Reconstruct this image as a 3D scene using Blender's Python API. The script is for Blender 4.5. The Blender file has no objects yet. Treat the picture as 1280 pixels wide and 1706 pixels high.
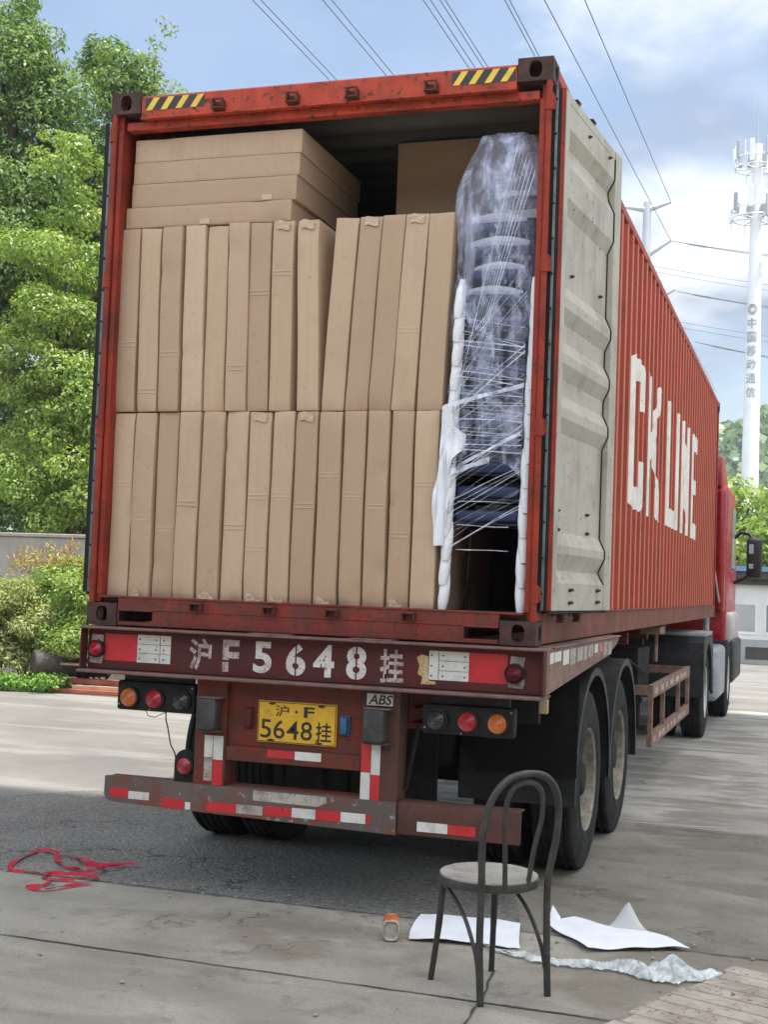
import bpy, bmesh, math, random
import numpy as np
from mathutils import Vector, Matrix
random.seed(7); rng = np.random.default_rng(7)
S = bpy.context.scene; COL = S.collection
R = math.radians

# ---------------------------------------------------------------- camera, sky, sun, exposure
CAMP = Vector((2.4915, -6.33487, 1.62022)); YAW, PIT, ROL = -0.314263, 0.0543016, 0.0376253
fw = Vector((math.sin(YAW)*math.cos(PIT), math.cos(YAW)*math.cos(PIT), math.sin(PIT)))
rt = Vector((math.cos(YAW), -math.sin(YAW), 0)); up = rt.cross(fw)
r2 = math.cos(ROL)*rt + math.sin(ROL)*up; u2 = -math.sin(ROL)*rt + math.cos(ROL)*up
cd = bpy.data.cameras.new('camera'); cam = bpy.data.objects.new('camera', cd); COL.objects.link(cam)
m = Matrix((r2, u2, -fw)).transposed().to_4x4(); m.translation = CAMP; cam.matrix_world = m
cd.sensor_fit = 'VERTICAL'; cd.sensor_height = 36.0; cd.lens = 36*2219.33/1706
cd.clip_start = 0.05; cd.clip_end = 3000; S.camera = cam

SUN_EL, SUN_AZ = R(74), R(100)      # azimuth from +Y towards +X
W = bpy.data.worlds.new('World'); S.world = W; W.use_nodes = True
nt = W.node_tree; nt.nodes.clear()
def wn(t, **k):
    n = nt.nodes.new(t)
    for a, b in k.items(): setattr(n, a, b)
    return n
out = wn('ShaderNodeOutputWorld'); bg = wn('ShaderNodeBackground'); bg.inputs[1].default_value = 1.0
sky = wn('ShaderNodeTexSky', sky_type='NISHITA', sun_disc=False, sun_elevation=SUN_EL, sun_rotation=SUN_AZ)
sky.air_density = 1.2; sky.dust_density = 2.0; sky.ozone_density = 2.0
sc = wn('ShaderNodeVectorMath', operation='SCALE'); sc.inputs['Scale'].default_value = 0.076
nt.links.new(sky.outputs[0], sc.inputs[0])
tc = wn('ShaderNodeTexCoord'); sep = wn('ShaderNodeSeparateXYZ'); nt.links.new(tc.outputs['Generated'], sep.inputs[0])
def wmath(op, a, b=None, c=None):
    n = wn('ShaderNodeMath', operation=op)
    for i, v in enumerate((a, b, c)):
        if v is None: continue
        if isinstance(v, (int, float)): n.inputs[i].default_value = v
        else: nt.links.new(v, n.inputs[i])
    return n.outputs[0]
zc = wmath('ADD', wmath('MAXIMUM', sep.outputs[2], 0.0), 0.22)
cmb = wn('ShaderNodeCombineXYZ')
nt.links.new(wmath('DIVIDE', sep.outputs[0], zc), cmb.inputs[0]); nt.links.new(wmath('DIVIDE', sep.outputs[1], zc), cmb.inputs[1])
cmb.inputs[2].default_value = 11.2
no = wn('ShaderNodeTexNoise'); no.inputs['Scale'].default_value = 1.15; no.inputs['Detail'].default_value = 7; no.inputs['Roughness'].default_value = 0.56
no.inputs['Distortion'].default_value = 0.25
nt.links.new(cmb.outputs[0], no.inputs['Vector'])
rp = wn('ShaderNodeValToRGB'); rp.color_ramp.elements[0].position = 0.455; rp.color_ramp.elements[1].position = 0.565
rp.color_ramp.elements[0].color = (0.10, 0.10, 0.10, 1); rp.color_ramp.elements[1].color = (1, 1, 1, 1)
nt.links.new(no.outputs['Fac'], rp.inputs[0])
no2 = wn('ShaderNodeTexNoise'); no2.inputs['Scale'].default_value = 3.1; no2.inputs['Detail'].default_value = 5
nt.links.new(cmb.outputs[0], no2.inputs['Vector'])
rp2 = wn('ShaderNodeValToRGB'); rp2.color_ramp.elements[0].position = 0.40; rp2.color_ramp.elements[1].position = 0.57
rp2.color_ramp.elements[0].color = (0.17, 0.205, 0.265, 1); rp2.color_ramp.elements[1].color = (0.41, 0.43, 0.46, 1)
nt.links.new(no2.outputs['Fac'], rp2.inputs[0])
mx = wn('ShaderNodeMix', data_type='RGBA')
# unseen southern sky behind the viewpoint boosted: added bright cloud bank lights the shaded fronts
south = wn('ShaderNodeMapRange'); south.inputs[1].default_value = 0.05; south.inputs[2].default_value = -0.6; south.inputs[3].default_value = 0.0; south.inputs[4].default_value = 1.0
nt.links.new(sep.outputs[1], south.inputs[0])
gain = wmath('MULTIPLY_ADD', south.outputs[0], 1.65, 1.0); cov = wmath('MAXIMUM', rp.outputs[0], wmath('MULTIPLY', south.outputs[0], 0.8))
cg = wn('ShaderNodeVectorMath', operation='SCALE'); nt.links.new(rp2.outputs[0], cg.inputs[0]); nt.links.new(gain, cg.inputs['Scale'])
nt.links.new(cov, mx.inputs[0]); nt.links.new(sc.outputs[0], mx.inputs[6]); nt.links.new(cg.outputs[0], mx.inputs[7])
nt.links.new(mx.outputs[2], bg.inputs[0]); nt.links.new(bg.outputs[0], out.inputs[0])

sl = bpy.data.lights.new('sun', 'SUN'); sl.energy = 3.2; sl.angle = R(2); sl.color = (1.0, 0.95, 0.87)
so = bpy.data.objects.new('sun', sl); COL.objects.link(so)
sd = Vector((math.sin(SUN_AZ)*math.cos(SUN_EL), math.cos(SUN_AZ)*math.cos(SUN_EL), math.sin(SUN_EL)))
so.rotation_euler = sd.to_track_quat('Z', 'Y').to_euler(); so.location = (0, 0, 60)
S.view_settings.view_transform = 'Standard'; S.view_settings.look = 'None'
S.view_settings.exposure = 1.38; S.view_settings.gamma = 1.0
try: S.cycles.transparent_max_bounces = 24; S.cycles.max_bounces = 8
except Exception: pass

# ---------------------------------------------------------------- materials
MATS = {}
class NT:
    def __init__(s, name):
        s.m = bpy.data.materials.new(name); s.m.use_nodes = True; s.t = s.m.node_tree
        s.b = s.t.nodes['Principled BSDF']; s.o = s.t.nodes['Material Output']
        s.tc = s.t.nodes.new('ShaderNodeTexCoord')
    def n(s, t, **k):
        x = s.t.nodes.new(t)
        for a, b in k.items(): setattr(x, a, b)
        return x
    def l(s, a, b): s.t.links.new(a, b)
    def setv(s, inp, v):
        if isinstance(v, (int, float)): inp.default_value = v
        elif isinstance(v, (tuple, list)): inp.default_value = tuple(v) if len(v) != 3 or inp.type == 'VECTOR' else (*v, 1)
        else: s.l(v, inp)
    def vec(s, scale=(1, 1, 1), src='Object', rot=(0, 0, 0)):
        mp = s.n('ShaderNodeMapping'); mp.inputs['Scale'].default_value = scale; mp.inputs['Rotation'].default_value = rot
        s.l(s.tc.outputs[src], mp.inputs[0]); return mp.outputs[0]
    def noise(s, scale, detail=4, rough=0.55, vec=None, dist=0):
        x = s.n('ShaderNodeTexNoise'); x.inputs['Scale'].default_value = scale; x.inputs['Detail'].default_value = detail
        x.inputs['Roughness'].default_value = rough; x.inputs['Distortion'].default_value = dist
        s.l(vec if vec is not None else s.tc.outputs['Object'], x.inputs['Vector']); return x.outputs['Fac']
    def ramp(s, f, a, b, ca=(0, 0, 0), cb=(1, 1, 1)):
        x = s.n('ShaderNodeValToRGB'); e = x.color_ramp.elements
        e[0].position = a; e[1].position = b; e[0].color = (*ca, 1); e[1].color = (*cb, 1)
        s.l(f, x.inputs[0]); return x.outputs[0]
    def mix(s, f, a, b, mode='MIX'):
        x = s.n('ShaderNodeMix', data_type='RGBA', blend_type=mode)
        s.setv(x.inputs[0], f); s.setv(x.inputs[6], a); s.setv(x.inputs[7], b); return x.outputs[2]
    def math(s, op, a, b=0.0):
        x = s.n('ShaderNodeMath', operation=op); s.setv(x.inputs[0], a); s.setv(x.inputs[1], b); return x.outputs[0]
    def bump(s, h, strength=0.3, dist=0.01):
        x = s.n('ShaderNodeBump'); x.inputs['Strength'].default_value = strength; x.inputs['Distance'].default_value = dist
        s.l(h, x.inputs['Height']); s.l(x.outputs[0], s.b.inputs['Normal'])
    def base(s, c): s.setv(s.b.inputs['Base Color'], c)
    def rough(s, v): s.setv(s.b.inputs['Roughness'], v)

def paint(name, c, dirt=(0.05, 0.03, 0.02), lo=0.52, hi=0.72, rough=0.5, scale=5, streak=0.0, chip=0.0, chipc=(0.09, 0.035, 0.018), metal=0.0, bump=0.08, spec=0.5, var=0.12):
    """Painted or plain surface with grime, downward streaks and chips of rust."""
    s = NT(name)
    v = s.noise(scale*0.7, 5, 0.6)
    col = s.mix(s.ramp(v, 0.3, 0.7), tuple(x*(1-var) for x in c), tuple(min(1, x*(1+var)) for x in c))
    d = s.ramp(s.noise(scale, 8, 0.65), lo, hi)
    col = s.mix(s.math('MULTIPLY', d, 0.75), col, dirt)
    if streak:
        st = s.ramp(s.noise(1.0, 5, 0.6, s.vec((22, 22, 1.3))), 0.5, 0.75)
        col = s.mix(s.math('MULTIPLY', st, streak), col, dirt)
    if chip:
        ch = s.ramp(s.noise(scale*6, 6, 0.7), 0.66-chip*0.12, 0.68-chip*0.1)
        col = s.mix(ch, col, chipc)
    s.base(col); s.b.inputs['Metallic'].default_value = metal
    s.b.inputs['Specular IOR Level'].default_value = spec
    s.rough(s.ramp(s.noise(scale*1.7, 4), 0.2, 0.8, (rough-0.1,)*3, (min(1, rough+0.15),)*3))
    s.bump(s.noise(scale*9, 5, 0.6), bump, 0.01)
    MATS[name] = s.m; return s.m
M = MATS
paint('container_red', (0.42, 0.070, 0.026), (0.13, 0.035, 0.02), 0.55, 0.8, 0.30, 3, streak=0.35, chip=0.25, var=0.10)
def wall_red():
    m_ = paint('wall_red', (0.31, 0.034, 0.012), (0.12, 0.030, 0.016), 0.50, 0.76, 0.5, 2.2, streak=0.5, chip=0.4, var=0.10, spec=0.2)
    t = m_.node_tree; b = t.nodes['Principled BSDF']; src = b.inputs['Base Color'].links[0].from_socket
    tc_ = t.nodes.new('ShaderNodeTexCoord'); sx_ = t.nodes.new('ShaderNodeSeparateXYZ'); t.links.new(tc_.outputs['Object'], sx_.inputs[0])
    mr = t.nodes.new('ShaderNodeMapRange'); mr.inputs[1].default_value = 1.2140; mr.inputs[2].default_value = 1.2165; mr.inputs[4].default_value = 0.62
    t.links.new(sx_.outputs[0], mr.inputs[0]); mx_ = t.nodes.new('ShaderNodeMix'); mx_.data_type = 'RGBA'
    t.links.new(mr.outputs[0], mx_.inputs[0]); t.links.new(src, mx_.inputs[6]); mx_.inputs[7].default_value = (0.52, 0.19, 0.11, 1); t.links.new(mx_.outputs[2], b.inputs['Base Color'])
wall_red()      # outer rib faces tinted pale, the grazing sky reflection put into the colour
paint('frame_red', (0.46, 0.062, 0.030), (0.09, 0.030, 0.022), 0.47, 0.72, 0.5, 4, streak=0.5, chip=0.8, spec=0.22)
paint('post_red', (0.29, 0.036, 0.018), (0.06, 0.022, 0.016), 0.45, 0.7, 0.5, 4, streak=0.5, chip=0.5, spec=0.22)
paint('sill_red', (0.24, 0.034, 0.024), (0.075, 0.042, 0.034), 0.38, 0.62, 0.6, 6, streak=0.75, chip=0.9, spec=0.22)
paint('rail_brown', (0.21, 0.058, 0.034), (0.10, 0.05, 0.035), 0.42, 0.66, 0.6, 4, streak=0.6, chip=0.6, spec=0.22)
paint('casting', (0.085, 0.045, 0.036), (0.03, 0.02, 0.016), 0.4, 0.65, 0.65, 12, chip=0.6, bump=0.25, spec=0.22)
paint('lug_rust', (0.14, 0.045, 0.028), (0.035, 0.018, 0.014), 0.4, 0.65, 0.65, 20, chip=0.4, spec=0.22)
paint('ceiling_gray', (0.12, 0.12, 0.115), (0.08, 0.07, 0.06), 0.5, 0.75, 0.6, 3)
paint('ply_floor', (0.12, 0.07, 0.04), (0.04, 0.025, 0.015), 0.45, 0.7, 0.7, 5)
paint('door_beige', (0.43, 0.405, 0.33), (0.21, 0.175, 0.125), 0.48, 0.74, 0.5, 3.2, streak=0.42, chip=0.25, chipc=(0.13, 0.07, 0.04), var=0.05)
paint('rubber', (0.012, 0.012, 0.012), (0.026, 0.024, 0.022), 0.5, 0.75, 0.6, 9, spec=0.25)
paint('steel_strip', (0.16, 0.19, 0.185), (0.05, 0.05, 0.045), 0.45, 0.7, 0.45, 12, metal=0.5, chip=0.3)
paint('hazard_yellow', (0.72, 0.47, 0.04), (0.25, 0.16, 0.05), 0.58, 0.8, 0.45, 9)
paint('hazard_black', (0.02, 0.02, 0.02), (0.08, 0.06, 0.05), 0.55, 0.8, 0.5, 9)
paint('letter_white', (0.72, 0.69, 0.63), (0.42, 0.36, 0.30), 0.5, 0.8, 0.5, 5, streak=0.35, chip=0.15, chipc=(0.3, 0.08, 0.05))
paint('beam_maroon', (0.10, 0.016, 0.015), (0.055, 0.030, 0.028), 0.40, 0.66, 0.6, 6, streak=0.6, chip=0.7, spec=0.22)
paint('beam_edge', (0.18, 0.105, 0.09), (0.08, 0.05, 0.05), 0.45, 0.7, 0.6, 9, chip=0.4, spec=0.22)
paint('trailer_red', (0.19, 0.026, 0.016), (0.085, 0.048, 0.038), 0.36, 0.62, 0.65, 6, streak=0.7, chip=0.9, spec=0.22)
paint('bumper_gray', (0.118, 0.098, 0.085), (0.19, 0.050, 0.032), 0.50, 0.60, 0.7, 4, streak=0.4, chip=0.4, chipc=(0.3, 0.27, 0.23), spec=0.22)
paint('upright_gray', (0.115, 0.048, 0.036), (0.05, 0.035, 0.03), 0.4, 0.66, 0.65, 5, streak=0.4, chip=0.4, spec=0.22)
paint('stencil_white', (0.62, 0.57, 0.55), (0.20, 0.10, 0.10), 0.56, 0.72, 0.6, 14, chip=0.45, chipc=(0.12, 0.03, 0.03))
paint('stencil_worn', (0.50, 0.43, 0.40), (0.16, 0.06, 0.055), 0.48, 0.64, 0.65, 22, chip=0.9, chipc=(0.11, 0.03, 0.03))
paint('tape_red', (0.50, 0.018, 0.026), (0.22, 0.02, 0.02), 0.55, 0.8, 0.3, 7)
paint('tape_white', (0.62, 0.60, 0.56), (0.28, 0.25, 0.22), 0.56, 0.76, 0.35, 12, chip=0.2, chipc=(0.2, 0.17, 0.15))
paint('tape_dirty', (0.42, 0.38, 0.33), (0.17, 0.11, 0.08), 0.45, 0.66, 0.6, 14, chip=0.6, chipc=(0.16, 0.06, 0.04))
paint('sticker_old', (0.48, 0.33, 0.12), (0.55, 0.48, 0.40), 0.46, 0.56, 0.6, 16, chip=0.6)
paint('ink', (0.02, 0.018, 0.018), (0.05, 0.04, 0.03), 0.6, 0.8, 0.5, 20)
paint('plate_yellow', (0.68, 0.40, 0.02), (0.42, 0.22, 0.03), 0.52, 0.75, 0.42, 18, chip=0.1, chipc=(0.12, 0.06, 0.02))
paint('black_plastic', (0.014, 0.014, 0.014), (0.04, 0.036, 0.032), 0.5, 0.75, 0.5, 9, spec=0.25)
paint('block_rubber', (0.035, 0.035, 0.033), (0.11, 0.10, 0.085), 0.45, 0.75, 0.75, 9)
paint('fender_black', (0.018, 0.019, 0.020), (0.065, 0.062, 0.057), 0.45, 0.8, 0.5, 6, spec=0.25)
paint('tyre', (0.013, 0.013, 0.013), (0.048, 0.044, 0.038), 0.42, 0.75, 0.8, 8, spec=0.25)
paint('rim', (0.29, 0.265, 0.205), (0.10, 0.08, 0.055), 0.40, 0.62, 0.6, 12, chip=0.4)
paint('rim_steel', (0.42, 0.42, 0.41), (0.2, 0.19, 0.17), 0.5, 0.75, 0.4, 10, metal=0.4)
paint('chassis_dark', (0.016, 0.013, 0.012), (0.040, 0.032, 0.027), 0.45, 0.7, 0.75, 6, spec=0.25)
paint('guard_rust', (0.24, 0.145, 0.105), (0.10, 0.05, 0.036), 0.42, 0.66, 0.7, 8, chip=0.6)
paint('cab_red', (0.29, 0.007, 0.010), (0.18, 0.02, 0.02), 0.6, 0.85, 0.25, 3, var=0.05, bump=0.01)
paint('cab_silver', (0.27, 0.235, 0.225), (0.3, 0.25, 0.22), 0.55, 0.8, 0.3, 5)
paint('gray_plastic', (0.30, 0.30, 0.29), (0.15, 0.14, 0.13), 0.5, 0.75, 0.55, 7)
paint('tank_alu', (0.33, 0.34, 0.35), (0.14, 0.14, 0.13), 0.5, 0.75, 0.4, 7, metal=0.3)
paint('blue_lamp', (0.02, 0.12, 0.25), (0.04, 0.06, 0.08), 0.5, 0.75, 0.4, 20)
paint('pad_gray', (0.42, 0.44, 0.52), (0.30, 0.32, 0.40), 0.5, 0.8, 0.85, 12, spec=0.2)
paint('foam', (0.78, 0.79, 0.80), (0.60, 0.61, 0.63), 0.5, 0.8, 0.85, 12, spec=0.2)
paint('chair_black', (0.012, 0.013, 0.018), (0.03, 0.03, 0.034), 0.5, 0.75, 0.35, 12)
paint('chair_navy', (0.016, 0.026, 0.085), (0.02, 0.024, 0.04), 0.5, 0.75, 0.55, 12)
paint('bent_frame', (0.043, 0.040, 0.037), (0.13, 0.12, 0.11), 0.5, 0.85, 0.42, 14, metal=0.3)
paint('seat_worn', (0.34, 0.325, 0.29), (0.16, 0.145, 0.125), 0.42, 0.72, 0.6, 9, chip=0.4, chipc=(0.12, 0.1, 0.085))
paint('strap_red', (0.80, 0.030, 0.085), (0.60, 0.02, 0.05), 0.5, 0.75, 0.55, 18)
paint('pallet_wood', (0.42, 0.37, 0.305), (0.20, 0.165, 0.13), 0.42, 0.66, 0.8, 6, streak=0.3, chip=0.5)
paint('wall_concrete', (0.34, 0.315, 0.27), (0.20, 0.17, 0.16), 0.48, 0.72, 0.9, 1.2, streak=0.5)
paint('bark', (0.07, 0.05, 0.036), (0.03, 0.02, 0.015), 0.4, 0.65, 0.9, 7, bump=0.5)
paint('beam_rust_red', (0.36, 0.10, 0.065), (0.16, 0.055, 0.035), 0.45, 0.7, 0.7, 5, chip=0.4)
paint('plank', (0.42, 0.27, 0.17), (0.24, 0.15, 0.10), 0.45, 0.72, 0.8, 5)
paint('drum_dark', (0.05, 0.045, 0.042), (0.14, 0.11, 0.09), 0.5, 0.75, 0.7, 5)
paint('tower_white', (0.72, 0.74, 0.73), (0.52, 0.55, 0.55), 0.5, 0.8, 0.5, 0.6)
paint('tower_gray', (0.36, 0.38, 0.39), (0.25, 0.27, 0.28), 0.5, 0.8, 0.6, 1)
paint('galv', (0.42, 0.45, 0.46), (0.32, 0.34, 0.35), 0.5, 0.8, 0.5, 0.5, metal=0.2)
paint('wire', (0.10, 0.105, 0.11), (0.06, 0.06, 0.06), 0.5, 0.8, 0.6, 1)
paint('insulator', (0.16, 0.20, 0.19), (0.1, 0.1, 0.1), 0.5, 0.8, 0.4, 1)
paint('house_white', (0.70, 0.70, 0.68), (0.50, 0.49, 0.46), 0.5, 0.8, 0.7, 1, streak=0.2)
paint('house_gray', (0.34, 0.35, 0.34), (0.22, 0.22, 0.21), 0.5, 0.75, 0.7, 1.5)
paint('roof_blue', (0.12, 0.22, 0.38), (0.10, 0.14, 0.2), 0.5, 0.8, 0.5, 2)
paint('dark_band', (0.05, 0.045, 0.04), (0.09, 0.08, 0.07), 0.5, 0.75, 0.6, 2)
paint('glass_pane', (0.20, 0.26, 0.27), (0.28, 0.33, 0.33), 0.5, 0.8, 0.12, 1)
paint('navy_bundle', (0.012, 0.018, 0.045), (0.02, 0.025, 0.05), 0.5, 0.75, 0.6, 8)
paint('jar_label', (0.55, 0.12, 0.045), (0.62, 0.42, 0.14), 0.5, 0.56, 0.35, 26)
paint('jar_yellow', (0.65, 0.48, 0.10), (0.5, 0.3, 0.1), 0.55, 0.8, 0.35, 20)
paint('jar_silver', (0.55, 0.50, 0.44), (0.24, 0.18, 0.14), 0.5, 0.7, 0.3, 45, metal=0.5, bump=0.5)

def lens(name, c, dark):
    s = NT(name)
    wv = s.n('ShaderNodeTexWave', wave_type='RINGS', rings_direction='Y'); wv.inputs['Scale'].default_value = 14
    s.base(s.mix(s.ramp(s.noise(14, 5), 0.45, 0.75), c, dark)); s.rough(0.22); s.b.inputs['Coat Weight'].default_value = 0.4
    s.bump(s.noise(160, 2), 0.3, 0.003); M[name] = s.m
lens('lens_red', (0.42, 0.010, 0.018), (0.16, 0.008, 0.01)); lens('lens_red_dim', (0.13, 0.008, 0.012), (0.06, 0.01, 0.01))
lens('lens_amber', (0.50, 0.125, 0.015), (0.22, 0.07, 0.02)); lens('lens_dark', (0.020, 0.020, 0.020), (0.045, 0.04, 0.036))

def cardboard():
    s = NT('cardboard'); oi = s.n('ShaderNodeObjectInfo')
    tc0 = s.tc; ad = s.n('ShaderNodeVectorMath', operation='ADD'); rv = s.n('ShaderNodeCombineXYZ')
    for i_, k_ in enumerate((37.0, 91.0, 53.0)): s.l(s.math('MULTIPLY', oi.outputs['Random'], k_), rv.inputs[i_])
    s.l(tc0.outputs['Object'], ad.inputs[0]); s.l(rv.outputs[0], ad.inputs[1])
    class _TC: outputs = {'Object': ad.outputs[0]}
    s.tc = _TC
    c = s.mix(oi.outputs['Random'], (0.405, 0.278, 0.180), (0.53, 0.382, 0.258))
    c = s.mix(s.math('MULTIPLY', s.ramp(s.noise(1, 4, 0.6, s.vec((60, 60, 1.5))), 0.4, 0.7), 0.18), c, (0.36, 0.24, 0.155))
    c = s.mix(s.math('MULTIPLY', s.ramp(s.noise(5, 6, 0.6), 0.52, 0.75), 0.38), c, (0.36, 0.245, 0.16))
    c = s.mix(s.math('MULTIPLY', s.ramp(s.noise(26, 3, 0.6), 0.66, 0.72), 0.35), c, (0.24, 0.15, 0.10))
    s.base(c); s.rough(0.72); s.b.inputs['Specular IOR Level'].default_value = 0.35
    h = s.math('ADD', s.math('MULTIPLY', s.noise(1, 3, 0.5, s.vec((9, 9, 2.5))), 1.0), s.math('MULTIPLY', s.noise(1, 2, 0.5, s.vec((260, 260, 3))), 0.05))
    s.bump(h, 0.35, 0.02); M['cardboard'] = s.m
    s = NT('cardboard_edge'); s.base((0.60, 0.47, 0.34)); s.rough(0.75); M['cardboard_edge'] = s.m
    s = NT('parcel_tape'); s.base((0.50, 0.36, 0.24)); s.rough(0.12); s.bump(s.noise(60, 3), 0.4, 0.004); M['parcel_tape'] = s.m
cardboard()

def film(name, lo, hi, a, b, scale, col=(0.80, 0.84, 0.93)):
    s = NT(name)
    v = s.vec(scale, rot=(0, R(38), 0)); f = s.ramp(s.noise(1, 7, 0.62, v, 0.6), a, b, (lo,)*3, (hi,)*3)
    f2 = s.ramp(s.noise(1, 5, 0.6, s.vec((9, 9, 7)), 1.2), 0.48, 0.66, (0,)*3, (0.30,)*3)
    fac = s.math('MINIMUM', s.math('ADD', f, f2), 0.94)
    if name == 'stretch_film':      # more layers wound round the top
        sz = s.n('ShaderNodeSeparateXYZ'); s.l(s.tc.outputs['Object'], sz.inputs[0]); mr_ = s.n('ShaderNodeMapRange'); mr_.inputs[1].default_value = 0.55; mr_.inputs[2].default_value = 1.25; mr_.inputs[4].default_value = 0.12
        s.l(sz.outputs[2], mr_.inputs[0]); fac = s.math('ADD', fac, mr_.outputs[0])
    s.base(col); s.rough(0.22); s.b.inputs['Specular IOR Level'].default_value = 0.6
    s.bump(s.noise(1, 6, 0.6, s.vec((26, 26, 13)), 1.0), 0.7, 0.025)
    tr = s.n('ShaderNodeBsdfTransparent'); mxs = s.n('ShaderNodeMixShader')
    s.l(fac, mxs.inputs[0]); s.l(tr.outputs[0], mxs.inputs[1]); s.l(s.b.outputs[0], mxs.inputs[2]); s.l(mxs.outputs[0], s.o.inputs[0])
    M[name] = s.m
film('stretch_film', 0.03, 0.46, 0.45, 0.68, (14, 14, 3.0), (0.66, 0.72, 0.93))
film('film_strand', 0.22, 0.62, 0.35, 0.6, (10, 10, 10))
film('film_litter', 0.35, 0.95, 0.38, 0.62, (9, 9, 9), (0.80, 0.86, 0.86))

def sheet(name, c):
    s = NT(name); s.base(s.mix(s.ramp(s.noise(6, 5), 0.4, 0.7), c, tuple(x*0.9 for x in c))); s.rough(0.8)
    s.bump(s.noise(8, 4), 0.3, 0.02); M[name] = s.m
sheet('foam_paper', (0.80, 0.82, 0.86))
s = NT('thin_sheet'); s.base((0.74, 0.75, 0.77)); s.rough(0.6)
tr = s.n('ShaderNodeBsdfTransparent'); mxs = s.n('ShaderNodeMixShader'); mxs.inputs[0].default_value = 0.6
s.l(tr.outputs[0], mxs.inputs[1]); s.l(s.b.outputs[0], mxs.inputs[2]); s.l(mxs.outputs[0], s.o.inputs[0]); M['thin_sheet'] = s.m

def leafmat(name, c1, c2, c3, trans=0.35):
    s = NT(name); g = s.n('ShaderNodeNewGeometry')
    rp = s.n('ShaderNodeValToRGB'); e = rp.color_ramp.elements
    e[0].position = 0; e[0].color = (*c1, 1); e[1].position = 1; e[1].color = (*c3, 1)
    k = e.new(0.5); k.color = (*c2, 1)
    s.l(g.outputs['Random Per Island'], rp.inputs[0])
    col = s.mix(s.math('MULTIPLY', s.ramp(s.noise(0.9, 3), 0.4, 0.65), 0.5), rp.outputs[0], c3)
    col = s.mix(s.math('MULTIPLY', s.ramp(s.noise(2.3, 3), 0.55, 0.7), 0.6), col, c1)
    s.base(col); s.rough(0.42); s.b.inputs['Specular IOR Level'].default_value = 0.5
    tl = s.n('ShaderNodeBsdfTranslucent'); s.l(s.mix(1.0, col, (1.0, 1.15, 0.35), 'MULTIPLY'), tl.inputs[0])
    mxs = s.n('ShaderNodeMixShader'); mxs.inputs[0].default_value = trans
    s.l(s.b.outputs[0], mxs.inputs[1]); s.l(tl.outputs[0], mxs.inputs[2]); s.l(mxs.outputs[0], s.o.inputs[0]); M[name] = s.m
leafmat('leaf_bright', (0.15, 0.25, 0.05), (0.26, 0.37, 0.085), (0.40, 0.48, 0.14), 0.42)
leafmat('leaf_mid', (0.07, 0.145, 0.04), (0.15, 0.24, 0.07), (0.29, 0.38, 0.12), 0.38)
leafmat('leaf_pale', (0.14, 0.21, 0.06), (0.21, 0.29, 0.10), (0.30, 0.34, 0.13), 0.45)
leafmat('leaf_dark', (0.05, 0.11, 0.03), (0.095, 0.17, 0.05), (0.16, 0.24, 0.075))
leafmat('leaf_shrub', (0.12, 0.22, 0.04), (0.25, 0.37, 0.08), (0.46, 0.52, 0.16), 0.4)
leafmat('leaf_variegated', (0.13, 0.20, 0.05), (0.32, 0.36, 0.12), (0.58, 0.56, 0.27))
leafmat('leaf_redtip', (0.52, 0.17, 0.085), (0.52, 0.30, 0.12), (0.40, 0.42, 0.12))
leafmat('leaf_cover', (0.09, 0.22, 0.035), (0.17, 0.34, 0.055), (0.26, 0.43, 0.08))

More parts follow.
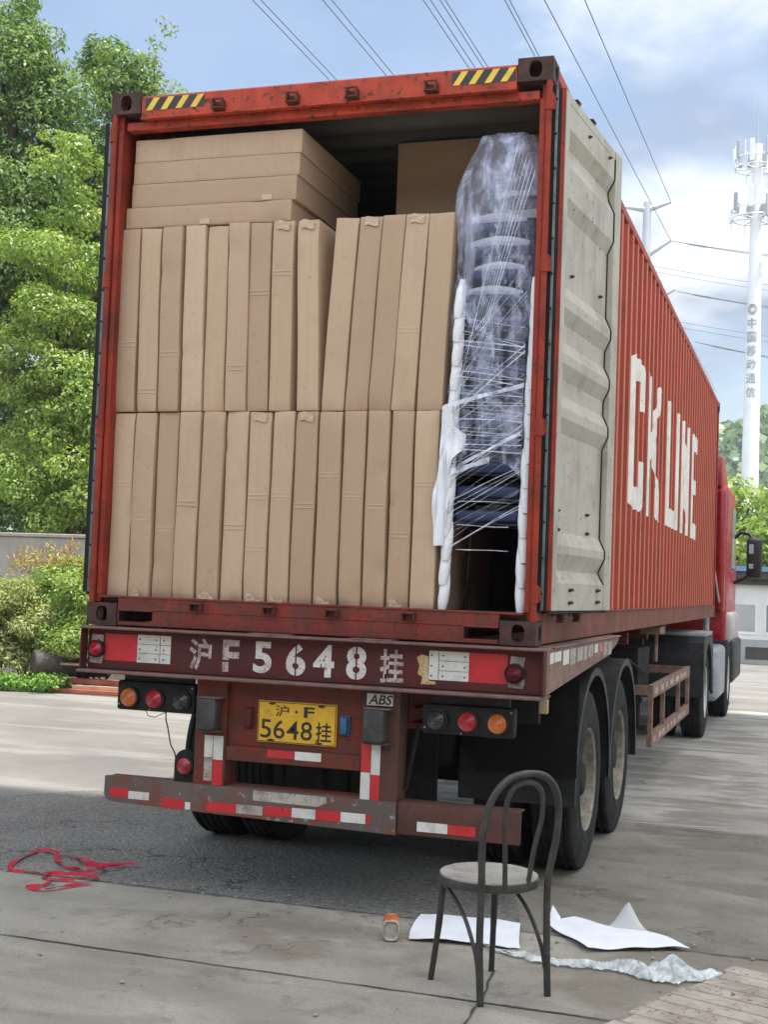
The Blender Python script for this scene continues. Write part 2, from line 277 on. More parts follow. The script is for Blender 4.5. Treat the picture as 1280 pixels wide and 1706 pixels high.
def ground_mats():
    # dusty pale concrete of the yard
    s = NT('yard_concrete')
    c = s.mix(s.ramp(s.noise(0.35, 8, 0.6), 0.36, 0.66), (0.120, 0.117, 0.108), (0.205, 0.196, 0.176))
    c = s.mix(s.math('MULTIPLY', s.ramp(s.noise(1, 7, 0.65, s.vec((0.35, 1.5, 1), rot=(0, 0, R(6)))), 0.5, 0.66), 0.7), c, (0.28, 0.27, 0.25))
    c = s.mix(s.math('MULTIPLY', s.ramp(s.noise(40, 4), 0.55, 0.75), 0.25), c, (0.2, 0.19, 0.17))
    s.base(c); s.rough(0.85); s.bump(s.noise(30, 6), 0.3, 0.01); M['yard_concrete'] = s.m
    # worn grey concrete, streaked across by wheels and water
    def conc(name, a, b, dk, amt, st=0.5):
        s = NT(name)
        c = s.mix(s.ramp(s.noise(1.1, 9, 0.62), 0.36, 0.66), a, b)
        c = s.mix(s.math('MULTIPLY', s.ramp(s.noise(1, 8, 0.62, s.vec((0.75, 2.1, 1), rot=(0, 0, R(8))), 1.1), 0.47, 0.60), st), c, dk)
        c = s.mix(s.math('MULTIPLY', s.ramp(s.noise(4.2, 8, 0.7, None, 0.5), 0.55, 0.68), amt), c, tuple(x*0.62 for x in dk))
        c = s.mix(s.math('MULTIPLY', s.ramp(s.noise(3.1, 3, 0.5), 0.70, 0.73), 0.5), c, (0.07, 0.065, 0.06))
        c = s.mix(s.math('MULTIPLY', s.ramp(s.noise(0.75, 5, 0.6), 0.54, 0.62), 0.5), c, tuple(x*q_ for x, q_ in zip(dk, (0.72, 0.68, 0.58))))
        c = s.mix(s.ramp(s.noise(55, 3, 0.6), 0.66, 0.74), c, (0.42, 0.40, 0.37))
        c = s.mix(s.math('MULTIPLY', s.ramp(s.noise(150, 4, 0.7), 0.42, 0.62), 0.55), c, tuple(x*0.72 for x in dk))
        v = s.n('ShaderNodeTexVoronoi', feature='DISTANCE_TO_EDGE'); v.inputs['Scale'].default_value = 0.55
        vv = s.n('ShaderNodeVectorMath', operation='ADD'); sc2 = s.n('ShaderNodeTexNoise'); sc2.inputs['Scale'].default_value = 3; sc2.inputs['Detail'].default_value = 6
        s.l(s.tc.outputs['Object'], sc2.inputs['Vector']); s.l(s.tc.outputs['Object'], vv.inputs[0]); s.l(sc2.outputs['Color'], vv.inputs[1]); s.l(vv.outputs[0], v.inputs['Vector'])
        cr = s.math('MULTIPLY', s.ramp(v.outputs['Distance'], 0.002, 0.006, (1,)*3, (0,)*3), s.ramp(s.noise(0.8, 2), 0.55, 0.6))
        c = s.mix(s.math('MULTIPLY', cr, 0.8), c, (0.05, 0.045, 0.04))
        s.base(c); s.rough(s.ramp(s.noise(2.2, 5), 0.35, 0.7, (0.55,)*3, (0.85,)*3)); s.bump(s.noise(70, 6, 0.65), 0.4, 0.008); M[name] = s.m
    conc('apron_concrete', (0.29, 0.27, 0.228), (0.42, 0.39, 0.33), (0.20, 0.178, 0.14), 0.55)
    conc('worn_concrete', (0.34, 0.32, 0.28), (0.62, 0.595, 0.54), (0.23, 0.215, 0.185), 0.35, 0.9)
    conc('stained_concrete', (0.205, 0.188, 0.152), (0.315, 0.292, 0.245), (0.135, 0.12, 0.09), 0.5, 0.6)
    s = NT('old_asphalt')
    v = s.n('ShaderNodeTexVoronoi'); v.inputs['Scale'].default_value = 62; s.l(s.tc.outputs['Object'], v.inputs['Vector'])
    c = s.mix(s.ramp(s.noise(1.6, 8, 0.62), 0.35, 0.65), (0.075, 0.071, 0.064), (0.20, 0.188, 0.165))
    c = s.mix(0.55, c, s.mix(v.outputs['Color'], (0.06, 0.057, 0.053), (0.36, 0.34, 0.30)))
    c = s.mix(s.math('MULTIPLY', s.ramp(s.noise(20, 4, 0.6), 0.60, 0.68), 0.5), c, (0.30, 0.285, 0.25))
    v2 = s.n('ShaderNodeTexVoronoi', feature='DISTANCE_TO_EDGE'); v2.inputs['Scale'].default_value = 0.9
    vv = s.n('ShaderNodeVectorMath', operation='ADD'); sc2 = s.n('ShaderNodeTexNoise'); sc2.inputs['Scale'].default_value = 4; sc2.inputs['Detail'].default_value = 6
    s.l(s.tc.outputs['Object'], sc2.inputs['Vector']); s.l(s.tc.outputs['Object'], vv.inputs[0]); s.l(sc2.outputs['Color'], vv.inputs[1]); s.l(vv.outputs[0], v2.inputs['Vector'])
    cr = s.math('MULTIPLY', s.ramp(v2.outputs['Distance'], 0.006, 0.02, (1,)*3, (0,)*3), s.ramp(s.noise(1.1, 2), 0.52, 0.56))
    c = s.mix(s.math('MULTIPLY', cr, 0.85), c, (0.035, 0.033, 0.03))
    s.base(c); s.rough(0.85)
    s.bump(s.math('ADD', s.math('MULTIPLY', v.outputs['Distance'], -0.8), s.math('MULTIPLY', s.noise(9, 6, 0.7), 1.2)), 0.75, 0.014); M['old_asphalt'] = s.m
    s = NT('joint'); s.base(s.mix(s.ramp(s.noise(20, 4), 0.4, 0.6), (0.035, 0.032, 0.028), (0.09, 0.083, 0.072))); s.rough(0.95); M['joint'] = s.m
    s = NT('hill_wood'); c = s.mix(s.ramp(s.noise(0.09, 6, 0.7), 0.38, 0.62), (0.035, 0.075, 0.04), (0.085, 0.135, 0.075)); s.base(c); s.rough(0.9); M['hill_wood'] = s.m
    s = NT('soil'); s.base(s.mix(s.noise(6, 5), (0.10, 0.075, 0.05), (0.2, 0.16, 0.11))); s.rough(0.95); M['soil'] = s.m
ground_mats()
s = NT('added_canopy_sheeting')      # milky translucent sheets of the added canopy, passing soft daylight to the ground
s.base((0.72, 0.73, 0.71)); s.rough(0.7); tl_ = s.n('ShaderNodeBsdfTranslucent'); tl_.inputs[0].default_value = (0.86, 0.85, 0.80, 1); mxs = s.n('ShaderNodeMixShader'); mxs.inputs[0].default_value = 0.72
s.l(s.b.outputs[0], mxs.inputs[1]); s.l(tl_.outputs[0], mxs.inputs[2]); s.l(mxs.outputs[0], s.o.inputs[0]); M['added_canopy_sheeting'] = s.m

# ---------------------------------------------------------------- helpers
def top_root(o):
    while o.parent: o = o.parent
    return o
class MB:
    """Collects shapes in world coordinates; build() links them as one mesh object in its thing's frame."""
    def __init__(s): s.bm = bmesh.new()
    def box(s, x0, x1, y0, y1, z0, z1, bev=0.0, seg=1, rot=None, piv=None):
        g = bmesh.ops.create_cube(s.bm, size=1.0)['verts']
        c = Vector(((x0+x1)/2, (y0+y1)/2, (z0+z1)/2)); d = (abs(x1-x0), abs(y1-y0), abs(z1-z0))
        for v in g: v.co = Vector((v.co.x*d[0], v.co.y*d[1], v.co.z*d[2])) + c
        if bev > 0:
            ed = list({e for v in g for e in v.link_edges})
            r = bmesh.ops.bevel(s.bm, geom=ed, offset=min(bev, min(d)*0.45), segments=seg, profile=0.5, affect='EDGES')
            g = list({v for f in r['faces'] for v in f.verts} | {v for v in g if v.is_valid})
            isl = set(g); st = list(g)
            while st:
                v = st.pop()
                for e in v.link_edges:
                    w = e.other_vert(v)
                    if w not in isl: isl.add(w); st.append(w)
            g = list(isl)
        if rot is not None:
            p = Vector(piv) if piv is not None else c
            for v in g: v.co = rot @ (v.co - p) + p
        return g
    def tube(s, pts, r, seg=8, cap=True, closed=False):
        pts = [Vector(p) for p in pts]; n = len(pts); rr = r if isinstance(r, (list, tuple)) else [r]*n
        rings = []; prev = None
        for i, p in enumerate(pts):
            a = pts[(i-1) % n] if (i > 0 or closed) else p; b = pts[(i+1) % n] if (i < n-1 or closed) else p
            t = (b-a)
            if t.length < 1e-9: t = Vector((0, 0, 1))
            t.normalize()
            if prev is None:
                q = Vector((0, 0, 1)) if abs(t.z) < 0.9 else Vector((1, 0, 0)); u = t.cross(q).normalized()
            else: u = (prev - t*prev.dot(t)).normalized()
            prev = u; w = t.cross(u)
            rings.append([s.bm.verts.new(p + (u*math.cos(2*math.pi*k/seg) + w*math.sin(2*math.pi*k/seg))*rr[i]) for k in range(seg)])
        for i in range(n if closed else n-1):
            A, B = rings[i], rings[(i+1) % n]
            for k in range(seg): s.bm.faces.new((A[k], A[(k+1) % seg], B[(k+1) % seg], B[k]))
        if cap and not closed: s.bm.faces.new(rings[0][::-1]); s.bm.faces.new(rings[-1])
    def cyl(s, p0, p1, r, seg=20, r1=None): s.tube([p0, p1], [r, r if r1 is None else r1], seg)
    def lathe(s, prof, center, axis='x', seg=40, sign=1, caps=True):
        """prof: (radius, offset along axis) pairs."""
        c = Vector(center); rings = []
        for r, h in prof:
            ring = []
            for k in range(seg):
                a = 2*math.pi*k/seg; p, q = r*math.cos(a), r*math.sin(a)
                v = {'x': (sign*h, p, q), 'y': (p, sign*h, q), 'z': (p, q, sign*h)}[axis]
                ring.append(s.bm.verts.new(c + Vector(v)))
            rings.append(ring)
        for A, B in zip(rings, rings[1:]):
            for k in range(seg): s.bm.faces.new((A[k], A[(k+1) % seg], B[(k+1) % seg], B[k]))
        if caps and prof[0][0] > 1e-4: s.bm.faces.new(rings[0][::-1])
        if caps and prof[-1][0] > 1e-4: s.bm.faces.new(rings[-1])
    def face(s, pts): return s.bm.faces.new([s.bm.verts.new(Vector(p)) for p in pts])
    def prism(s, pts, d):
        """polygon pts extruded by vector d"""
        d = Vector(d); A = [s.bm.verts.new(Vector(p)) for p in pts]; B = [s.bm.verts.new(Vector(p)+d) for p in pts]
        n = len(pts); s.bm.faces.new(A); s.bm.faces.new(B[::-1])
        for i in range(n): s.bm.faces.new((A[i], B[i], B[(i+1) % n], A[(i+1) % n]))
    def grid(s, fn, nu, nv, closed_u=False):
        V = [[s.bm.verts.new(Vector(fn(i/(nu-1 if not closed_u else nu), j/(nv-1)))) for j in range(nv)] for i in range(nu)]
        for i in range(nu if closed_u else nu-1):
            for j in range(nv-1): s.bm.faces.new((V[i][j], V[(i+1) % nu][j], V[(i+1) % nu][j+1], V[i][j+1]))
        return V
    def ring_plate(s, o, u, v, w, h, hw, hh, n, t):
        """plate w*h at corner o along unit u, v with an oval hole hw*hh in its middle, thickness t along n"""
        o, u, v, n = map(Vector, (o, u, v, n)); c = o + u*w/2 + v*h/2; N = 24; outer = []; inner = []
        for k in range(N):
            a = 2*math.pi*k/N; ca, sa = math.cos(a), math.sin(a); m_ = max(abs(ca), abs(sa))
            outer.append(c + u*(ca/m_*w/2) + v*(sa/m_*h/2)); e = 0.75
            inner.append(c + u*(math.copysign(abs(ca)**e, ca)*hw/2) + v*(math.copysign(abs(sa)**e, sa)*hh/2))
        O = [s.bm.verts.new(p) for p in outer]; I = [s.bm.verts.new(p) for p in inner]
        O2 = [s.bm.verts.new(p+n*t) for p in outer]; I2 = [s.bm.verts.new(p+n*t) for p in inner]
        for k in range(N):
            j = (k+1) % N
            s.bm.faces.new((O[k], O[j], I[j], I[k])); s.bm.faces.new((I[k], I[j], I2[j], I2[k]))
            s.bm.faces.new((O[k], O2[k], O2[j], O[j])); s.bm.faces.new((O2[k], I2[k], I2[j], O2[j]))
    def build(s, name, mat, parent=None, smooth=32, world=True):
        bmesh.ops.recalc_face_normals(s.bm, faces=s.bm.faces[:])
        me = bpy.data.meshes.new(name); s.bm.to_mesh(me); s.bm.free()
        if world and parent is not None:
            l = top_root(parent).location; me.transform(Matrix.Translation(-l))
        o = bpy.data.objects.new(name, me); COL.objects.link(o)
        me.materials.append(M[mat] if isinstance(mat, str) else mat)
        if smooth:
            me.polygons.foreach_set('use_smooth', [True]*len(me.polygons)); me.set_sharp_from_angle(angle=R(smooth))
        if parent is not None: o.parent = parent
        return o
def tag(o, label=None, cat=None, group=None, kind=None):
    for k, v in (('label', label), ('category', cat), ('group', group), ('kind', kind)):
        if v: o[k] = v
    return o
def thing(name, loc, label, cat, group=None, rz=0):
    o = bpy.data.objects.new(name, None); COL.objects.link(o); o.location = loc; o.rotation_euler.z = rz
    o.empty_display_size = 0.2
    return tag(o, label, cat, group)
def copy_tree(o, parent=None):
    c = o.copy(); COL.objects.link(c)
    if parent is not None: c.parent = parent
    for ch in [x for x in o.children]: copy_tree(ch, c)
    return c
def text_mesh(body, size, offset=0.0, shear=0.0, spacing=1.0, extrude=0.0):
    cu = bpy.data.curves.new('lettering', 'FONT'); cu.body = body; cu.size = size; cu.offset = offset; cu.shear = shear
    cu.space_character = spacing; cu.extrude = extrude; cu.resolution_u = 4
    o = bpy.data.objects.new('lettering', cu); COL.objects.link(o); bpy.context.view_layer.update()
    me = bpy.data.meshes.new_from_object(o.evaluated_get(bpy.context.evaluated_depsgraph_get()))
    bpy.data.objects.remove(o); bpy.data.curves.remove(cu); return me
def text_on(name, body, x0, x1, z0, z1, y, mat, parent, offset=0.0, slits=(), shear=0.0, proud=0.0015):
    """lettering on a plane that faces -Y, fitted to the box x0..x1, z0..z1"""
    me = text_mesh(body, 1.0, offset, shear); bm = bmesh.new(); bm.from_mesh(me); bpy.data.meshes.remove(me)
    xs = [v.co.x for v in bm.verts]; ys = [v.co.y for v in bm.verts]; ax, bx, ay, by = min(xs), max(xs), min(ys), max(ys)
    for v in bm.verts: v.co = Vector((x0+(v.co.x-ax)/(bx-ax)*(x1-x0), y-proud, z0+(v.co.y-ay)/(by-ay)*(z1-z0)))
    for cx, w, za, zb in slits:
        for xx in (cx-w, cx+w):
            bmesh.ops.bisect_plane(bm, geom=bm.verts[:]+bm.edges[:]+bm.faces[:], plane_co=(xx, 0, 0), plane_no=(1, 0, 0))
        for zz in (za, zb):
            bmesh.ops.bisect_plane(bm, geom=bm.verts[:]+bm.edges[:]+bm.faces[:], plane_co=(0, 0, zz), plane_no=(0, 0, 1))
        bmesh.ops.delete(bm, geom=[f for f in bm.faces if abs(f.calc_center_median().x-cx) < w and za < f.calc_center_median().z < zb], context='FACES')
    mb = MB(); mb.bm.free(); mb.bm = bm
    return mb.build(name, mat, parent, smooth=0)

# ---------------------------------------------------------------- setting: ground
def sheet_xy(name, pts, z, mat, kind='structure'):
    mb = MB(); mb.face([(x, y, z) for x, y in pts]); o = mb.build(name, mat, None, smooth=0); return tag(o, kind=kind)
sheet_xy('ground', [(-600, -60), (600, -60), (600, 900), (-600, 900)], 0.0, 'yard_concrete')
def wob(a, b, n, amp):
    return [(a[0]+(b[0]-a[0])*i/n, a[1]+(b[1]-a[1])*i/n + (random.uniform(-amp, amp) if 0 < i < n else 0)) for i in range(n+1)]
sheet_xy('asphalt_patch', wob((-14, 0.6), (-3.3, 1.9), 20, 0.05) + wob((-3.0, 2.05), (-2.4, 2.9), 8, 0.04) + wob((-2.0, 3.15), (1.0, 3.3), 20, 0.03)[0:] + [(1.0, 3.0), (0.95, 1.0), (1.12, 0.3), (1.2, 0.0), (-14, 0.0)], 0.004, 'old_asphalt')
sheet_xy('concrete_apron', [(-30, -40), (30, -40), (30, -0.05)] + wob((1.35, -0.05), (-3.2, -0.04), 90, 0.016) + [(-30, -0.02)], 0.008, 'apron_concrete')
sheet_xy('worn_slab', [(0.2, -0.045), (30, -0.045), (30, 13.0)] + wob((9, 13.0), (-2.2, 13.5), 40, 0.25) + [(-2.2, 3.1), (0.2, 3.1)], 0.002, 'worn_concrete')
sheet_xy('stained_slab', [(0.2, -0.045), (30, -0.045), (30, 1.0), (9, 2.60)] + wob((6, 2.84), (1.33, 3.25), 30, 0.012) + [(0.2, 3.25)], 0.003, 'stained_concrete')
def joint(a, b, w, z, n=60, amp=0.004):
    a = Vector((*a, 0)); b = Vector((*b, 0)); d = (b-a).normalized(); nn = Vector((-d.y, d.x, 0)); mb = MB(); L = []; Rr = []
    for i in range(n+1):
        p = a + (b-a)*i/n + nn*random.uniform(-amp, amp); ww = w*random.uniform(0.5, 1.2)
        L.append(mb.bm.verts.new((p.x+nn.x*ww, p.y+nn.y*ww, z))); Rr.append(mb.bm.verts.new((p.x-nn.x*ww, p.y-nn.y*ww, z)))
    for i in range(n): mb.bm.faces.new((L[i], L[i+1], Rr[i+1], Rr[i]))
    return tag(mb.build('slab_joint', 'joint', None, smooth=0), kind='structure')
joint((-8, -1.02), (8, -1.28), 0.007, 0.012, 160); joint((1.24, -0.72), (1.46, -3.5), 0.006, 0.012, 30, 0.008)
joint((1.33, 3.25), (9, 2.6), 0.012, 0.012, 60); joint((-8, -0.03), (8, -0.05), 0.008, 0.012, 160, 0.006)

# ---------------------------------------------------------------- unseen canopy, added and shaped so its shade covers the near ground
cn = thing('added_shade_canopy', (3, -2, 0), 'added flat shade canopy on steel columns, out of view high above the near concrete', 'canopy')
mb = MB(); mb.face([(-6.0, -3.2, 12.0), (14.0, -3.2, 12.0), (14.0, 12.5, 12.0), (3.3, 12.5, 12.0), (3.3, 1.85, 12.0), (-6.0, 1.85, 12.0)]); mb.build('roof', 'added_canopy_sheeting', cn, smooth=0)
for x, y in ((-5.8, -3.0), (13.7, -3.0), (-5.8, 1.6), (13.7, 12.2)):
    mb = MB(); mb.box(x-0.15, x+0.15, y-0.15, y+0.15, 0.009, 11.999, 0.02); mb.build('added_column', 'house_gray', cn)

wh = thing('sky_blocker', (3, -13, 0), 'plain grey added wall out of view behind the shade canopy, blocking low sky light', 'building')  # added unseen wall that cuts low sky light from behind the viewpoint
mb = MB(); mb.box(-25, 30, -14.0, -12.0, 0.009, 6.0); mb.build('wall', 'house_gray', wh); mb = MB(); mb.box(-25.2, 30.2, -14.2, -11.8, 6.001, 6.3); mb.build('added_parapet', 'dark_band', wh)
# ---------------------------------------------------------------- shipping container
HB, HT = 1.35, 4.246; XW = 1.219; LEN = 12.192
ct = thing('shipping_container', (0, 6, HB), 'long orange red corrugated container on the trailer with its rear doors swung open', 'container')
# corner castings
for sx in (-1, 1):
    for (z0) in (HB, HT-0.118):
        for yy, s_ in ((-0.004, 1), (LEN+0.004, -1)):
            mb = MB(); xo = sx*(XW+0.004); xi = sx*(XW-0.178)
            ux = -sx
            mb.ring_plate((xo, yy, z0), (ux, 0, 0), (0, 0, 1), 0.178, 0.118, 0.066, 0.085, (0, s_, 0), 0.028)
            mb.ring_plate((xo, yy+s_*0.029, z0), (0, s_, 0), (0, 0, 1), 0.133, 0.118, 0.066, 0.075, (ux, 0, 0), 0.028)
            ya, yb = sorted((yy+s_*0.03, yy+s_*0.16)); xa, xb = sorted((xi, xo-sx*0.03))
            mb.box(xa, xb, ya, yb, z0+0.001, z0+0.022); mb.box(xa, xb, ya, yb, z0+0.096, z0+0.1165)
            xa, xb = sorted((xi, xi+sx*0.02)); mb.box(xa, xb, ya, yb, z0+0.022, z0+0.096)
            mb.build('corner_casting', 'casting', ct, smooth=30)
# posts
for sx in (-1, 1):
    mb = MB(); xa, xb = sorted((sx*1.217, sx*1.165))
    mb.box(xa, xb, 0.035, 0.16, HB+0.118, HT-0.118, 0.004)
    mb.tube([(sx*1.204, 0.012, HB+0.118), (sx*1.204, 0.012, HT-0.118)], 0.0165, 12)
    xa, xb = sorted((sx*1.186, sx*1.157)); mb.box(xa, xb, 0.02, 0.036, HB+0.16, HT-0.2, 0.003)
    po = mb.build('corner_post', 'post_red', ct)
    for z in (4.02, 3.215, 2.41, 1.60):
        h = MB(); h.tube([(sx*1.207, 0.010, z-0.042), (sx*1.207, 0.010, z+0.042)], 0.0225, 12); h.box(*sorted((sx*1.212, sx*1.236)), 0.012, 0.032, z-0.036, z+0.036, 0.004)
        h.cyl((sx*1.207, 0.010, z-0.05), (sx*1.207, 0.010, z+0.05), 0.012, 10)
        h.build('hinge_lug', 'post_red', po)
    mb = MB(); mb.box(*sorted((sx*1.216, sx*1.10)), LEN-0.09, LEN-0.002, HB+0.118, HT-0.118, 0.004); mb.build('corner_post', 'post_red', ct)
# header
mb = MB()
mb.prism([(-1.04, 0.0, 4.098), (-1.04, 0.0, 4.212), (-1.04, 0.012, 4.222), (-1.04, 0.11, 4.222), (-1.04, 0.11, 4.098)], (2.08, 0, 0))
mb.box(-1.15, 1.15, 0.045, 0.108, 4.050, 4.0965, 0.004); mb.box(-1.04, 1.04, -0.012, 0.03, 4.089, 4.0975, 0.002)
hd = mb.build('header_rail', 'frame_red', ct)
for x in (-0.572, -0.147, 0.182, 0.605):
    l = MB()
    for d in (-0.03, 0.022): l.box(x+d, x+d+0.010, -0.052, -0.0005, 4.112, 4.158, 0.003)
    l.box(x-0.03, x+0.032, -0.0125, -0.0006, 4.118, 4.150, 0.002); l.box(x-0.034, x+0.036, -0.050, -0.001, 4.1045, 4.1125, 0.002)
    l.tube([(x-0.034, -0.043, 4.156), (x+0.036, -0.043, 4.156)], 0.006, 8)
    l.build('lock_bracket', 'lug_rust', hd)
# hazard stripes
for x0, x1, z0, z1 in ((-1.017, -0.665, 4.138, 4.206), (0.708, 1.035, 4.136, 4.204)):
    mb = MB(); mb.box(x0, x1, -0.002, -0.0002, z0, z1); hz = mb.build('hazard_decal', 'hazard_black', ct, smooth=0)
    n = 4; p = (x1-x0)/n; mb = MB()
    for i in range(n):
        a = x0 + i*p + 0.004; sl_ = 0.045
        q = [(a, z0), (a+p*0.42, z0), (a+p*0.42+sl_, z1), (a+sl_, z1)]
        q = [(min(max(x, x0), x1), z) for x, z in q]; mb.face([(x, -0.0032, z) for x, z in q])
    mb.build('yellow_stripe', 'hazard_yellow', hz, smooth=0)
# door sill with fork pockets
mb = MB()
mb.box(-1.04, 1.04, 0.0, 0.11, 1.432, 1.500, 0.003); mb.box(-1.04, 1.04, 0.0, 0.11, 1.352, 1.3715, 0.002); mb.box(-0.834, 0.862, 0.002, 0.11, 1.372, 1.4315)
mb.box(-1.155, 1.155, -0.004, 0.06, 1.4965, 1.508, 0.002)
for a, b in ((-1.038, -0.830), (0.858, 1.038)): mb.box(a, b, -0.006, 0.004, 1.428, 1.437, 0.002); mb.box(a, a+0.008, -0.006, 0.004, 1.372, 1.428, 0.002)
si = mb.build('door_sill', 'sill_red', ct)
for x in (-0.569, -0.157, 0.183, 0.587):
    l = MB()
    l.box(x-0.034, x+0.034, -0.055, -0.0005, 1.478, 1.488, 0.002)
    for d in (-0.034, 0.024): l.box(x+d, x+d+0.010, -0.045, -0.001, 1.446, 1.479, 0.003)
    l.box(x-0.022, x+0.022, -0.014, -0.001, 1.448, 1.476, 0.002); l.build('lock_bracket', 'lug_rust', si)
# floor, ceiling, end wall
mb = MB(); mb.box(-1.16, 1.16, 0.062, LEN-0.1, 1.47, 1.4995); mb.build('floor', 'ply_floor', ct)
mb = MB()
def zz(y): return 4.205 + 0.012*max(-1, min(1, 1.6*math.sin(2*math.pi*y/0.26)))
ys = [0.11 + i*0.0325 for i in range(int((LEN-0.2)/0.0325))]
for y0, y1 in zip(ys, ys[1:]): mb.face([(-1.16, y0, zz(y0)), (1.16, y0, zz(y0)), (1.16, y1, zz(y1)), (-1.16, y1, zz(y1))])
bmesh.ops.remove_doubles(mb.bm, verts=mb.bm.verts[:], dist=1e-5); mb.build('ceiling', 'ceiling_gray', ct, smooth=60)
mb = MB(); mb.box(-1.20, 1.20, 0.11, LEN-0.09, 4.222, 4.234); mb.build('roof', 'container_red', ct)
mb = MB(); mb.box(-1.1, 1.1, LEN-0.06, LEN-0.03, HB+0.12, HT-0.12); mb.build('end_wall', 'container_red', ct)
# side walls: trapezoid corrugation along y
PITCH = 0.278; Y0, Y1 = 0.165, LEN-0.10
def prof_pts():
    pts = [(Y0, 1.181)]; y = Y0+0.05
    while y + PITCH < Y1-0.02:
        pts += [(y+0.035, 1.181), (y+0.103, 1.217), (y+0.175, 1.217), (y+0.243, 1.181)]; y += PITCH
    pts.append((Y1, 1.181)); return pts
PP = prof_pts()
def prof_x(y):
    for (a, xa), (b, xb) in zip(PP, PP[1:]):
        if a <= y <= b: return xa + (xb-xa)*(y-a)/(b-a) if b > a else xa
    return 1.181
ZB, ZT = HB+0.158, HT-0.066
for sx in (1, -1):
    mb = MB(); nz = 9; vv = [[mb.bm.verts.new((sx*x, y, ZB+(ZT-ZB)*k/(nz-1))) for k in range(nz)] for y, x in PP]
    for A, B in zip(vv, vv[1:]):
        for k in range(nz-1): mb.bm.faces.new((A[k], B[k], B[k+1], A[k+1]))
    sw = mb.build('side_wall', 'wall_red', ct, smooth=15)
    mb = MB(); mb.box(*sorted((sx*1.150, sx*1.222)), 0.158, LEN-0.158, ZT-0.002, HT-0.006, 0.006); mb.build('top_side_rail', 'frame_red', ct)
    mb = MB(); mb.box(*sorted((sx*1.170, sx*1.221)), 0.160, LEN-0.160, HB+0.004, ZB, 0.004)
    mb.box(*sorted((sx*1.221, sx*1.232)), 0.165, LEN-0.165, ZB-0.006, ZB+0.003, 0.002); mb.build('bottom_side_rail', 'rail_brown', ct)
    if sx == 1: side = sw
# lettering painted on the right wall, following the corrugation
Z0, Z1 = 2.245, 3.375
def L(y0, y1, pts): return [(y0+(y1-y0)*a, Z0+(Z1-Z0)*b) for a, b in pts]
glyphs = [
 L(3.20, 4.10, [(0, .08), (.22, 0), (.78, 0), (1, .08), (1, .34), (.76, .34), (.76, .15), (.26, .15), (.26, .85), (.76, .85), (.76, .68), (1, .68), (1, .92), (.78, 1), (.22, 1), (0, .92)]),
 L(4.24, 5.30, [(0, 0), (.22, 0), (.22, .40), (.36, .50), (.74, 0), (1, 0), (.52, .58), (1, 1), (.74, 1), (.22, .60), (.22, 1), (0, 1)]),
 L(5.72, 6.45, [(0, 0), (1, 0), (1, .15), (.3, .15), (.3, 1), (0, 1)]),
 L(6.66, 6.90, [(0, 0), (1, 0), (1, 1), (0, 1)]),
 L(7.08, 8.00, [(0, 0), (.23, 0), (.23, .50), (.68, 0), (1, 0), (1, 1), (.77, 1), (.77, .50), (.32, 1), (0, 1)]),
 L(8.16, 8.92, [(0, 0), (1, 0), (1, .15), (.3, .15), (.3, .43), (.9, .43), (.9, .57), (.3, .57), (.3, .85), (1, .85), (1, 1), (0, 1)])]
from mathutils.geometry import tessellate_polygon
mb = MB()
for g in glyphs:
    vs = [mb.bm.verts.new((0, y, z)) for y, z in g]
    for tri in tessellate_polygon([[Vector((y, z, 0)) for y, z in g]]): mb.bm.faces.new([vs[i] for i in tri])
for y, x in PP:
    if 3 < y < 9.2: bmesh.ops.bisect_plane(mb.bm, geom=mb.bm.verts[:]+mb.bm.edges[:]+mb.bm.faces[:], plane_co=(0, y, 0), plane_no=(0, 1, 0))
for v in mb.bm.verts: v.co.x = prof_x(v.co.y) + 0.0035
mb.build('wall_lettering', 'letter_white', side, smooth=15)
